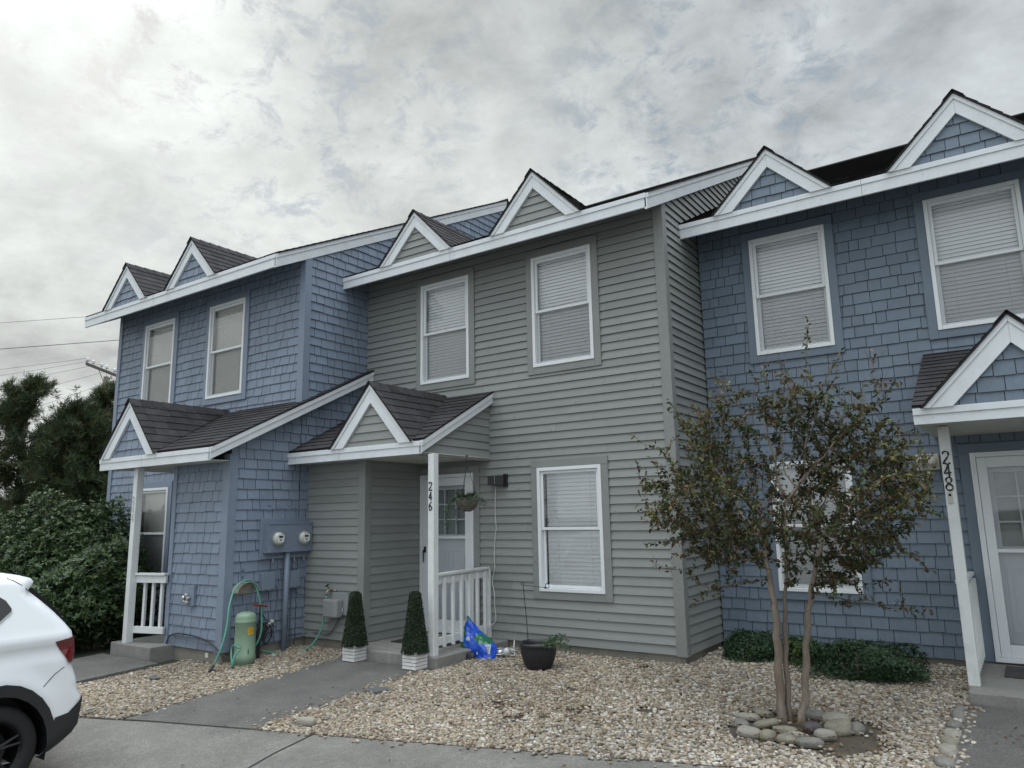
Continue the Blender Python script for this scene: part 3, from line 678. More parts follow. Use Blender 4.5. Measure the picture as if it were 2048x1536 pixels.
#PART2
# ================================================================== FOLIAGE HELPERS
def unit(v): return v / np.maximum(np.linalg.norm(v, axis=1, keepdims=True), 1e-9)
def leaves(name, pos, dirv, nrm, L, W, m_, tone, parent=None, fold=.25, bend=.15):
    """folded leaves: pos (n,3), dirv (n,3) along the leaf, nrm (n,3) face normal; L, W (n,)"""
    d = unit(dirv); n = unit(nrm - d * np.sum(nrm * d, 1, keepdims=True)); s = np.cross(d, n); L = L[:, None]; W = W[:, None]
    b = pos; m1 = pos + d * L * .5 + s * W * .5 + n * W * fold; m2 = pos + d * L * .5 - s * W * .5 + n * W * fold; t = pos + d * L - n * L * bend; c = pos + d * L * .5
    v = np.stack([b, m1, t, m2, c], 1).reshape(-1, 3); k = len(pos); i = np.arange(k)[:, None] * 5
    f = np.concatenate([i + [0, 1, 4], i + [1, 2, 4], i + [4, 2, 3], i + [0, 4, 3]], 1).reshape(-1, 3)
    return npmesh(name, v, f, m_, np.repeat(tone, 5, 0), parent)
mLeaf = mat('myrtle_leaf', (1.2, 1.15, 1.05), .5, .15, 8, tone=True, trans=.25, spec=.3)
mShrub = mat('shrub_leaf', (.95, 1.05, .88), .5, .15, 8, tone=True, trans=.15, spec=.5)
mNeedle = mat('needle', (1.5, 1.5, 1.4), .6, .1, 8, tone=True, trans=.12, spec=.3)
mBark = mat('myrtle_bark', (.165, .132, .105), .75, .35, 9, .6, 40, grime=.9, gcol=(.31, .285, .25), gscale=7, stretch=(1, 1, .25))
mTwig = mat('twig_bark', (.13, .10, .085), .8, .2, 9)
mPineBark = mat('pine_bark', (.09, .075, .06), .9, .3, 5, .6, 20)

def colonize(starts, attr, step=.06, infl=.5, kill=.1, iters=160, grav=.04, rg=None):
    """space colonisation: starts = list of chains (list of points); returns nodes, parents"""
    nodes = []; par = []
    for ch in starts:
        p = -1
        for i, q in enumerate(ch):
            nodes.append(np.array(q, float)); par.append(p); p = len(nodes) - 1
    attr = np.array(attr)
    for it in range(iters):
        if len(attr) == 0: break
        N = np.array(nodes)
        d2 = ((attr[:, None, :] - N[None]) ** 2).sum(2); near = d2.argmin(1); dm = np.sqrt(d2[np.arange(len(attr)), near])
        keep = dm > kill; ok = keep & (dm < infl)
        if not ok.any():
            if not keep.any(): break
            ok = keep & (dm <= np.partition(dm[keep], min(5, keep.sum() - 1))[min(5, keep.sum() - 1)])
        grown = False
        for j in np.unique(near[ok]):
            a = attr[ok & (near == j)]; v = unit(a - N[j]).sum(0); v = v / max(np.linalg.norm(v), 1e-6) + np.array([0, 0, grav]) + (rg.rand(3) - .5) * .35
            v /= np.linalg.norm(v); q = N[j] + v * step
            if ((N - q) ** 2).sum(1).min() < (step * .35) ** 2: continue
            nodes.append(q); par.append(j); grown = True
        attr = attr[keep]
        if not grown: 
            attr = attr[rg.rand(len(attr)) > .15]
    return np.array(nodes), np.array(par)
def radii(nodes, par, tip=.0028, ex=2.35, rmax=None):
    n = len(nodes); acc = np.zeros(n); r = np.zeros(n)
    for i in range(n - 1, -1, -1):
        r[i] = tip if acc[i] == 0 else acc[i] ** (1 / ex)
        if par[i] >= 0: acc[par[i]] += r[i] ** ex
    return r if rmax is None else np.minimum(r, rmax)
def branch_mesh(name, nodes, par, r, m_, parent, sel, n=6):
    idx = [i for i in range(len(nodes)) if par[i] >= 0 and sel(i)]
    a = nodes[[par[i] for i in idx]]; b = nodes[idx]; ra = r[[par[i] for i in idx]]; rb = r[idx]
    rad_par = np.minimum(ra, rb * 1.35)
    d = unit(b - a); ref = np.tile(np.array([[0.31, .21, .93]]), (len(idx), 1)); s = unit(np.cross(d, ref)); t = np.cross(d, s)
    vs = []
    for P_, rr_ in ((a - d * rad_par[:, None] * .3, rad_par), (b + d * rb[:, None] * .3, rb)):
        for j in range(n):
            an = 2 * math.pi * j / n; vs.append(P_ + (s * math.cos(an) + t * math.sin(an)) * rr_[:, None])
    v = np.stack(vs, 1).reshape(-1, 3); base = np.arange(len(idx))[:, None] * 2 * n
    f = np.concatenate([base + [j, (j + 1) % n, n + (j + 1) % n, n + j] for j in range(n)], 1).reshape(-1, 4)
    return npmesh(name, v, f, m_, None, parent, smooth=True)

# ================================================================== CRAPE MYRTLE
def myrtle():
    rg = np.random.RandomState(5)
    root = thing('crape_myrtle', (1.46, -1.52, .11), 'small crape myrtle with three bare trunks and dark reddish leaves, ringed by stones', 'tree')
    C0 = np.array([1.47, -1.45, 1.95]); att = []
    cl = []
    while len(cl) < 40:
        p = rg.uniform(-1, 1, 3)
        if .25 < np.linalg.norm(p) < 1: cl.append(p)
    cl = np.array(cl)
    while len(att) < 2300:
        c = cl[rg.randint(len(cl))] + rg.normal(0, .135, 3); l = np.linalg.norm(c)
        if l > 1.04: continue
        q = C0 + c * np.array([1.16, .95, .88])
        if c[2] < -.25: q[:2] = C0[:2] + (q[:2] - C0[:2]) * (1 + .15 * c[2])
        if q[2] < .98 or (q[2] < 1.1 and abs(q[0] - 1.5) < .2): continue
        att.append(q)
    for tgt, k in (((1.88, -1.45, 3.3), 5), ((1.78, -1.45, 3.05), 4), ((2.38, -1.4, 2.75), 5), ((2.3, -1.45, 2.9), 4), ((.62, -1.45, 2.72), 5), ((.3, -1.5, 2.45), 4), ((.22, -1.4, 1.75), 6), ((.28, -1.45, 1.35), 5), ((2.62, -1.45, 1.75), 5), ((2.55, -1.4, 1.4), 5), ((2.2, -1.45, 1.05), 4), ((1.35, -1.45, 2.95), 4), ((1.0, -1.3, 2.95), 4), ((2.05, -1.4, 2.98), 4), ((.8, -1.6, .98), 4), ((2.0, -1.7, 1.0), 3), ((2.50, -1.4, 2.45), 5), ((2.45, -1.5, 1.0), 6), ((2.3, -1.4, .9), 5), ((2.55, -1.3, 1.3), 5), ((.55, -1.5, 1.15), 6), ((.85, -1.4, .95), 5), ((.35, -1.4, 1.5), 5), ((2.58, -1.5, 2.10), 5), ((2.58, -1.4, 1.9), 5), ((1.5, -1.6, 3.0), 5), ((1.62, -1.3, 3.05), 5), ((1.15, -1.5, 3.0), 5)) + tuple(((x_, -1.45 + .3 * math.sin(x_ * 9), 2.80 + .22 * math.sin(x_ * 13 + 1) - .22 * (x_ - 1.5) ** 2), 5) for x_ in np.arange(.75, 2.5, .16)):
        for i in range(k): att.append(C0 + (np.array(tgt) - C0) * (1 - .07 * i) + rg.normal(0, .025, 3))
    def chain(pts, k=16):
        P = [np.array(p) for p in pts]; o = []
        for i in range(len(P) - 1):
            for u in np.linspace(0, 1, k // (len(P) - 1), endpoint=False): o.append(P[i] + (P[i + 1] - P[i]) * u + np.array([math.sin(9 * u + i) * .006, math.cos(7 * u + i) * .006, 0]))
        o.append(P[-1]); return o
    T = [chain([(1.405, -1.55, .07), (1.405, -1.54, .35), (1.41, -1.53, .70), (1.412, -1.51, .92), (1.39, -1.49, 1.12), (1.35, -1.46, 1.40), (1.30, -1.44, 1.62)], 24),
         chain([(1.455, -1.50, .07), (1.45, -1.48, .40), (1.455, -1.46, .75), (1.475, -1.45, 1.0), (1.51, -1.42, 1.35), (1.53, -1.40, 1.8)], 24),
         chain([(1.530, -1.53, .07), (1.59, -1.51, .30), (1.615, -1.49, .62), (1.655, -1.47, .92), (1.70, -1.45, 1.15), (1.76, -1.43, 1.38), (1.84, -1.4, 1.62)], 24)]
    nodes, par = colonize(T, att, .05, .42, .07, 130, .05, rg)
    r = radii(nodes, par, .0021, 2.3); 
    k0 = [0, len(T[0]), len(T[0]) + len(T[1])]; end = sum(len(t) for t in T)
    for j in range(3):
        a = k0[j]; b = a + len(T[j]); 
        base = [.037, .024, .032][j]
        pts = [nodes[i] for i in range(a, b)]; rad = [base * (1 - .68 * (i / (b - a - 1)) ** 1.4) * (1 + .06 * math.sin(i * 1.7 + j)) * (1.15 if i == 0 else 1) for i in range(b - a)]
        for i in range(a, b): r[i] = rad[i - a]
        q = MB(); q.tube(pts, rad, 12); q.build('trunk', mBark, root, smooth=True)
    for i in range(end, len(nodes)):
        r[i] = min(r[i], .017)
    big = branch_mesh('branches', nodes, par, r, mBark, root, lambda i: i >= end and r[i] > .0055, 7)
    branch_mesh('twigs', nodes, par, r, mTwig, root, lambda i: i >= end and r[i] <= .0055, 4)
    # leaves on thin wood
    hasch = np.zeros(len(nodes), bool); hasch[par[par >= 0]] = True
    thin = np.array([i for i in range(end, len(nodes)) if r[i] < .0062])
    pos = []; dr = []; 
    lowz = nodes[thin]
    for i in thin:
        outer = np.linalg.norm((nodes[i] - C0) / np.array([1.12, .95, .86]))
        k = rg.poisson(8.2 if r[i] < .0035 else 4.8) if outer < 1.02 else rg.poisson(3.4)
        if outer < .42: k = rg.poisson(3)
        a, b = nodes[par[i]], nodes[i]; dv = (b - a) / np.linalg.norm(b - a)
        for _ in range(k):
            p = a + (b - a) * rg.rand(); q = dv * .6 + rg.normal(0, .6, 3) + np.array([0, 0, .05]); pos.append(p + rg.normal(0, .012, 3)); dr.append(q)
    # short spurs of leaves past the twig ends, some bare
    for i in thin[~hasch[thin]]:
        dv = nodes[i] - nodes[par[i]]; dv = dv / np.linalg.norm(dv); L = rg.uniform(.04, .15)
        if rg.rand() < .25: continue
        for u in np.linspace(0, 1, int(L / .012)):
            pos.append(nodes[i] + (dv + [0, 0, .3]) * L * u); dr.append(dv * .5 + rg.normal(0, .55, 3))
    pos = np.array(pos); dr = np.array(dr); k = len(pos)
    nr = rg.normal(0, .55, (k, 3)) + [0, 0, .8]
    pal = np.array([(.030, .048, .020), (.040, .058, .022), (.055, .045, .026), (.075, .045, .028), (.024, .040, .024), (.085, .10, .025), (.10, .055, .03)])
    wts = np.array([.24, .20, .21, .15, .12, .03, .05]); h = (pos[:, 2] - 1) / 2
    ci = rg.choice(len(pal), k, p=wts / wts.sum()); c = pal[ci] * rg.uniform(.7, 1.35, (k, 1))
    tipz = (np.linalg.norm((pos - C0) / np.array([1.12, .95, .86]), axis=1) > .90) & (rg.rand(k) < .38) & (pos[:, 2] > 1.7)
    c[tipz] = np.array([.115, .115, .040]) * rg.uniform(.6, 1.3, (tipz.sum(), 1))
    leaves('foliage', pos, dr, nr, rg.uniform(.030, .058, k), rg.uniform(.017, .030, k), mLeaf, c, root)
    # dry seed heads on the shoot tips
    tips = [i for i in range(end, len(nodes)) if not hasch[i] and nodes[i][2] > 2.45]
    q = MB()
    for i in tips[::2]:
        p = Vector(nodes[i]); 
        for _ in range(6):
            d = V(rg.normal(0, .5), rg.normal(0, .5), 1).normalized(); e = p + d * rg.uniform(.06, .16); q.tube([p, e], [.0018, .0012], 4); q.lathe([(0, -.004), (.004, 0), (0, .004)], e, 5)
    q.build('seed_heads', mTwig, root)
    return k, len(nodes)
print('myrtle', myrtle())

# ================================================================== SHRUBS
def shrub(name, c, rad, label, cat, seed, nleaf, L=(.05, .085), W=(.018, .03), pal=None, whorl=7, group=None, lump=.22, cut=None):
    rg = np.random.RandomState(seed); c = np.array(c, float); rad = np.array(rad, float)
    root = thing(name, (c[0], c[1], gz(c[0], c[1])), label, cat, group)
    nw = nleaf // whorl
    u = unit(rg.normal(0, 1, (nw, 3))); u[:, 2] = np.where(u[:, 2] < -.35, -u[:, 2], u[:, 2])
    lumps = unit(rg.normal(0, 1, (26, 3))); bump = np.zeros(nw)
    for l in lumps: bump = np.maximum(bump, np.exp(-((u - l) ** 2).sum(1) / .09) * rg.uniform(.3, 1))
    rr_ = (1 - lump + lump * 1.6 * bump) * rg.uniform(.80, 1.0, nw) ** .6 + rg.normal(0, .02, nw)
    sh = rg.rand(nw) < .04; rr_[sh] += rg.uniform(.04, .13, sh.sum())
    p = c + u * rad * rr_[:, None]
    g = gzv(p[:, 0], p[:, 1]) + .02; ok = p[:, 2] > g
    if cut is not None: ok &= cut(p)
    p = p[ok]; u = u[ok]; nw = len(p)
    ax = unit(u * .8 + rg.normal(0, .35, (nw, 3)) + [0, 0, .55])
    pos = np.repeat(p, whorl, 0); A = np.repeat(ax, whorl, 0); k = len(pos)
    rnd_ = rg.normal(0, 1, (k, 3)); side = unit(np.cross(A, rnd_)); dr = side * .85 + A * rg.uniform(.15, .75, (k, 1)); nr = A + side * -.3 + rg.normal(0, .15, (k, 3))
    pal = np.array(pal if pal is not None else [(.040, .070, .026), (.055, .088, .032), (.028, .052, .022), (.085, .115, .045)])
    wc = rg.choice(len(pal), nw, p=np.array([.4, .27, .23, .1][:len(pal)]) / sum([.4, .27, .23, .1][:len(pal)])); col_ = np.repeat(pal[wc] * rg.uniform(.75, 1.3, (nw, 1)), whorl, 0) * rg.uniform(.85, 1.15, (k, 1))
    leaves('foliage', pos, dr, nr, rg.uniform(*L, k), rg.uniform(*W, k), mShrub, col_, root, fold=.12, bend=.1)
    # inner stems from the ground
    q = MB(); g0 = gz(c[0], c[1])
    for i in range(14):
        d = unit(rg.normal(0, 1, (1, 3)))[0]; d[2] = abs(d[2]) + .3; e = c + d / np.linalg.norm(d) * rad * .82
        if cut is not None and not cut(e[None])[0]: continue
        b = V(c[0] + d[0] * .12, c[1] + d[1] * .12, g0 - .05); m2 = b.lerp(Vector(e), .5) + V(0, 0, -.08)
        q.tube([b, m2, Vector(e)], [.02, .014, .006], 5)
    q.build('stems', mTwig, root)
    # dense shaded inner leaves so the heart is leafy too
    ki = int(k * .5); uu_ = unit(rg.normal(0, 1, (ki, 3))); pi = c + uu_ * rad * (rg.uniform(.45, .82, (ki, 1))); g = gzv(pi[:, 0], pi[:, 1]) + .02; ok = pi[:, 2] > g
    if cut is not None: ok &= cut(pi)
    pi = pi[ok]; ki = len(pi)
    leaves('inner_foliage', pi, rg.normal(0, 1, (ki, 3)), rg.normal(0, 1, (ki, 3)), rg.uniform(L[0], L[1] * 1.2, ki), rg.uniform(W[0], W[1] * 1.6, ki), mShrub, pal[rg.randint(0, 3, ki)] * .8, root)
    return root
noWall = lambda p: (p[:, 1] < -1.42)
notStep = lambda p: (p[:, 1] < -1.42) & ((p[:, 0] < -6.98) | (p[:, 2] > .5))
GS = 'glossy shrubs beside the left porch'
shrub('glossy_shrub', (-9.15, -2.25, .95), (1.45, 1.15, 1.36), 'tallest glossy green shrub, reaching up the blue wall behind the left porch post', 'shrub', 21, 30000, group=GS, cut=noWall)
shrub('glossy_shrub', (-7.85, -2.35, .72), (.88, .85, .86), 'dark glossy shrub right behind the faded porch post, against the lower window', 'shrub', 22, 15000, group=GS, cut=notStep)
shrub('glossy_shrub', (-8.35, -3.25, .48), (1.25, .75, .66), 'low glossy shrub in front, above the tail of the white car', 'shrub', 23, 17000, group=GS, cut=noWall)
shrub('glossy_shrub', (-11.9, -2.6, .95), (1.7, 1.2, 1.28), 'glossy shrub at the left edge, under the pines and behind the car roof', 'shrub', 24, 20000, group=GS, L=(.06, .1), W=(.022, .036))
JP = [(.020, .050, .020), (.028, .062, .026), (.016, .040, .020), (.04, .075, .022)]
JY = [(.035, .075, .022), (.05, .095, .026), (.024, .06, .02), (.16, .19, .03)]
GJ = 'low evergreens under the right house'
shrub('low_evergreen', (.50, .62, .24), (.38, .34, .27), 'small low dark evergreen by the grey house corner, left of the tree trunks', 'shrub', 31, 13000, (.012, .03), (.006, .012), JP, 5, GJ, .3)
shrub('low_evergreen', (1.02, .66, .22), (.36, .28, .22), 'low yellow flecked evergreen seen between the tree trunks', 'shrub', 32, 9000, (.014, .032), (.008, .014), JY, 5, GJ, .3)
shrub('low_evergreen', (1.72, .36, .22), (.62, .56, .32), 'widest low dark evergreen, right of the tree trunks in front of the blue wall', 'shrub', 33, 34000, (.012, .03), (.006, .012), JP, 5, GJ, .35)

# ================================================================== PINES
def pine(x, y, H, lean, seed, label, rad=3.0, z0=0, lowz=.1, dens=1.0):
    rg = np.random.RandomState(seed); root = thing('pine_tree', (x, y, z0), label, 'tree', 'dark pines beyond the left shrubs')
    top = V(x + lean, y, H); q = MB(); P = [V(x, y, z0 - .1).lerp(top, u) + V(math.sin(u * 5 + seed) * .12, math.cos(u * 4) * .1, 0) for u in np.linspace(0, 1, 9)]
    q.tube(P, [.16 * (1 - .85 * u) for u in np.linspace(0, 1, 9)], 8); q.build('trunk', mPineBark, root, smooth=True)
    br = MB(); pos = []; ax = []
    nb = int(52 * dens)
    for i in range(nb):
        u = lowz + (1 - lowz) * (i + rg.rand()) / nb; b = V(x, y, z0).lerp(top, u); a = rg.rand() * 6.283
        L = rad * (1.05 - u) ** .65 * rg.uniform(.6, 1.05) * (.75 + .5 * u); d = V(math.cos(a), math.sin(a), rg.uniform(.15, .75)).normalized()
        pts = [b + d * L * t + V(0, 0, .16 * L * t * t) for t in (0, .35, .7, 1)]; br.tube(pts, [.035, .022, .012, .006], 5)
        for t in np.linspace(.3, 1, 9):
            c = b + d * L * t + V(0, 0, .16 * L * t * t)
            for _ in range(3):
                o = V(*rg.normal(0, 1, 3)); o = o.normalized() * rg.uniform(.08, .5) * (.6 + .4 * t); e = c + o; br.tube([c, e], [.008, .004], 3, cap=False)
                pos.append(e); v = (o.normalized() + d * .5 + V(.25, .15, .9)).normalized(); ax.append(v)
                pos.append(c.lerp(e, .5)); ax.append(v)
    br.build('branches', mPineBark, root)
    pos = np.array([tuple(p) for p in pos]); ax = np.array([tuple(p) for p in ax]); n = 22; k = len(pos) * n
    Pn = np.repeat(pos, n, 0) + rg.normal(0, .045, (k, 3)); A = np.repeat(ax, n, 0); dr = unit(A * .9 + rg.normal(0, .55, (k, 3))); L = rg.uniform(.12, .24, (k, 1)); s = unit(np.cross(dr, rg.normal(0, 1, (k, 3)))) * .011
    v = np.stack([Pn - s, Pn + s, Pn + dr * L], 1).reshape(-1, 3); f = np.arange(k * 3).reshape(-1, 3)
    pal = np.array([(.030, .048, .022), (.040, .056, .024), (.050, .048, .026), (.022, .038, .020)]); c = np.repeat(pal[rg.randint(0, 4, len(pos))], n * 3, 0)
    npmesh('needles', v, f, mNeedle, c, root)
pine(-24.3, 3.0, 6.4, .2, 3, 'dark pine at the far left with a broad ragged crown', 2.5, dens=.85)
pine(-23.5, 5.2, 6.55, .3, 4, 'tallest dark pine, its crown in front of the utility pole beside the blue house', 1.9, dens=.8)
pine(-23.0, 4.1, 4.9, .1, 9, 'short dense pine filling the gap between the two taller pines', 2.4, lowz=.05, dens=1.6)
pine(-26.5, .9, 5.0, .1, 6, 'low dark pine cut by the left edge of the picture', 2.6, lowz=.05)
pine(-21.5, 5.4, 4.3, .1, 8, 'lowest bushy pine, just left of the blue house corner', 2.3, lowz=.02, dens=1.9)

pine(-22.6, 3.75, 5.5, .1, 12, 'bushy pine between the far left pine and the tallest one', 2.3, lowz=.05, dens=1.5)
# ================================================================== UTILITY POLE AND WIRES
t = thing('utility_pole', (-30.9, 8.75, 0), 'wooden utility pole with a crossarm of white insulators behind the pines', 'utility pole')
mWood = mat('weathered_wood', (.11, .095, .085), .9, .2, 4)
q = MB(); q.tube([(-30.9, 8.75, 0), (-30.9, 8.75, 8.45)], [.16, .11], 10); q.build('pole', mWood, t, smooth=True)
ca, cb = V(-31.29, 7.98, 8.93), V(-30.45, 9.75, 8.22); dn = (cb - ca).normalized()
q = MB(); q.beam(ca, cb, (0, 0, .13), (.10, -.05, 0)); q.build('crossarm', mWood, t)
q = MB()
for s_ in (.28, .75): q.tube([ca.lerp(cb, s_), V(-30.9, 8.75, 8.0)], .015, 5)
q.build('arm_brace', mWood, t)
MATS['weathered_wood'].node_tree.nodes['Principled BSDF'].inputs['Roughness'].default_value = .95
mIns = mat('white_insulator', (.62, .63, .66), .25)
ins = []
for u in (.03, .15, .32, .43, .60, .71, .93):
    p = ca.lerp(cb, u) + V(.03, 0, .14); q = MB(); q.lathe([(.02, -.01), (.02, .06), (.07, .07), (.085, .11), (.05, .13), (.07, .15), (.06, .19), (.03, .22), (0, .225)], p, 12); q.build('insulator', mIns, t, smooth=True); ins.append(p + V(0, 0, .2))
mWire = mat('wire', (.10, .10, .105), .5)
def wire(p, q_, sag, r, label):
    mb = MB(); P = [Vector(p).lerp(Vector(q_), u) + V(0, 0, -4 * sag * u * (1 - u)) for u in np.linspace(0, 1, 25)]; mb.tube(P, r, 4)
    return tag(mb.build('overhead_wire', mWire), label, 'wire', 'overhead wires')
dl = V(-32.56 + 31.41, 4.89 - 7.75, 0).normalized()
def through(a, b, ext0, ext1):
    a, b = Vector(a), Vector(b); d = (b - a).normalized(); return a - d * ext0, b + d * ext1
a, b = through((-32.56, 4.89, 10.47), (-31.41, 7.75, 11.16), 6, 16); wire(a, b, .0, .010, 'thin overhead wire, uppermost, ending behind the left roof corner')
a, b = through((-32.53, 4.99, 9.32), (-30.74, 9.16, 10.24), 6, 14); wire(a, b, .0, .018, 'thicker overhead wire crossing just above the crossarm')
for i, lab in ((0, 'wire on the outermost insulator of the crossarm'), (1, 'wire on the second insulator from the crossarm tip'), (2, 'wire on the third insulator from the crossarm tip'), (4, 'wire on the fifth insulator from the crossarm tip'), (6, 'wire on the insulator nearest the blue house')):
    wire(ins[i], ins[i] + V(-9, -21, -4.6 - .9 * i), .35, .0085, lab)
    
# ================================================================== GRAVEL
def pebbles():
    rg = np.random.RandomState(3)
    bm = bmesh.new(); bmesh.ops.create_icosphere(bm, subdivisions=2, radius=1); bv = np.array([v.co[:] for v in bm.verts]); bf = np.array([[v.index for v in f.verts] for f in bm.faces]); bm.free()
    shapes = []
    for i in range(14):
        k = rg.normal(0, 1.6, (5, 3)); ph = rg.rand(5) * 6; d = 1 + .10 * np.sin(bv @ k.T + ph).sum(1) / 1.6; shapes.append(bv * d[:, None])
    pts = []
    def fill(poly, sp, smin, smax, keep=1.0, lift=0):
        x0 = min(p[0] for p in poly); x1 = max(p[0] for p in poly); y0 = min(p[1] for p in poly); y1 = max(p[1] for p in poly)
        X, Y = np.meshgrid(np.arange(x0, x1, sp), np.arange(y0, y1, sp * .88)); X = X + (np.arange(X.shape[0]) % 2)[:, None] * sp / 2
        P = np.stack([X.ravel(), Y.ravel()], 1) + rg.uniform(-.42, .42, (X.size, 2)) * sp
        ok = rg.rand(len(P)) < keep
        for i in range(len(poly)):
            a, b = poly[i], poly[(i + 1) % len(poly)]; ok &= ((b[0] - a[0]) * (P[:, 1] - a[1]) - (b[1] - a[1]) * (P[:, 0] - a[0])) > .004
        for (bx0, bx1, by0, by1) in EXC: ok &= ~((P[:, 0] > bx0) & (P[:, 0] < bx1) & (P[:, 1] > by0) & (P[:, 1] < by1))
        P = P[ok]; e = ((P[:, 0] - 1.66) / .57) ** 2 + ((P[:, 1] + 1.74) / .42) ** 2
        wob = .25 * np.sin(P[:, 0] * 9) + .25 * np.sin(P[:, 1] * 11 + 1); pr = np.clip((e - .75 + wob) * 1.1, .03, 1)
        P = P[rg.rand(len(P)) < pr]
        for (cx_, cy_, r_) in PATCH:
            dd = np.hypot(P[:, 0] - cx_, P[:, 1] - cy_); P = P[rg.rand(len(P)) < np.clip(dd / r_ - .15 + .35 * np.sin(P[:, 0] * 31) * np.sin(P[:, 1] * 27), .04, 1)]
        s = smin + (smax - smin) * rg.beta(1.7, 3.2, len(P)); pts.append(np.column_stack([P, s, np.full(len(P), lift)]))
    EXC = [(-3.83, -2.31, -1.5, .5), (-6.2, -4.95, -2.33, 0), (-5, -3.8, -1.09, 0), (-5, .012, -.0, 2), (-3.80, -2.415, -5, -1.4), (2.62, 4, -2.5, 1.2), (-9, 9, 1.135, 3)]
    PATCH = [(-.9, -2.2, .2), (-.55, -2.45, .16), (-.2, -2.05, .17), (-.6, -1.5, .1), (-.35, -.28, .14), (.35, -1.75, .16)]
    right = [(-2.42, lotY(-2.42) - .0), (2.63, lotY(2.63) - .0), (2.63, 1.13), (-2.42, 1.13)]
    left = [(-5.57, lotY(-5.57)), (-3.80, lotY(-3.80)), (-3.80, -.9), (-5.57, -.9)]
    for pl in (right, left):
        fill(pl, .0262, .0105, .019); fill(pl, .030, .011, .021, .9, .008); fill(pl, .075, .014, .028, .5, .015)
    sp_ = []
    for _ in range(260):
        e = rg.randint(0, 4); t_ = rg.rand(); q_ = abs(rg.normal(0, .07))
        p_ = [(-2.42 - q_, -3.7 + 2.2 * t_), (-3.78 + q_, -4.0 + 2.5 * t_), (-1.9 + 3.8 * t_, -3.59 + 1.03 * t_ - q_), (2.64 + q_ * .5, -2.3 + 1.8 * t_)][e]; sp_.append((*p_, rg.uniform(.009, .018), .016))
    pts.append(np.array(sp_)); A = np.concatenate(pts); n = len(A)
    z = gzv(A[:, 0], A[:, 1]) - .004 + A[:, 3] + A[:, 2] * rg.uniform(0, .35, n)
    si = rg.randint(0, len(shapes), n); S = np.array(shapes)[si]
    sc_ = np.column_stack([A[:, 2] * rg.uniform(.95, 1.45, n), A[:, 2] * rg.uniform(.75, 1.0, n), A[:, 2] * rg.uniform(.5, .8, n)])
    v = S * sc_[:, None, :]; a = rg.rand(n) * 6.283; t1 = rg.normal(0, .28, n)
    y = v[:, :, 1] * np.cos(t1)[:, None] - v[:, :, 2] * np.sin(t1)[:, None]; zz = v[:, :, 1] * np.sin(t1)[:, None] + v[:, :, 2] * np.cos(t1)[:, None]; x = v[:, :, 0]
    X = x * np.cos(a)[:, None] - y * np.sin(a)[:, None]; Y = x * np.sin(a)[:, None] + y * np.cos(a)[:, None]
    vv = np.stack([X + A[:, 0:1], Y + A[:, 1:2], zz + z[:, None]], 2).reshape(-1, 3)
    ff_ = (bf[None] + (np.arange(n) * len(bv))[:, None, None]).reshape(-1, 3)
    pal = np.array([(.42, .36, .28), (.50, .45, .37), (.58, .55, .50), (.34, .29, .23), (.44, .40, .36), (.30, .28, .26), (.37, .29, .21), (.66, .65, .62), (.24, .19, .15)])
    wL_ = np.array([.24, .22, .09, .16, .12, .06, .06, .03, .05]); wR_ = np.array([.12, .14, .21, .10, .15, .10, .03, .13, .05])
    f = np.clip((A[:, 0] + 1.2) / 2.4 + rg.normal(0, .15, n), 0, 1); ci = np.where(rg.rand(n) < f, rg.choice(9, n, p=wR_ / wR_.sum()), rg.choice(9, n, p=wL_ / wL_.sum()))
    c = pal[ci] ** 1.15 * rg.uniform(.66, 1.15, (n, 1)) * np.array([.73, .715, .69]) * (1 + .13 * np.sin(A[:, 0:1] * 2.3 + 1) * np.sin(A[:, 1:2] * 2.9))
    o = npmesh('gravel', vv, ff_, mat('pebble', (1, 1, 1), .75, .18, 60, .15, 200, tone=True, spec=.3), np.repeat(c, len(bv), 0), smooth=True)
    tag(o, 'tan and white river pebbles covering the beds in front of the houses', 'gravel', kind='stuff')
    return n
print('pebbles', pebbles())
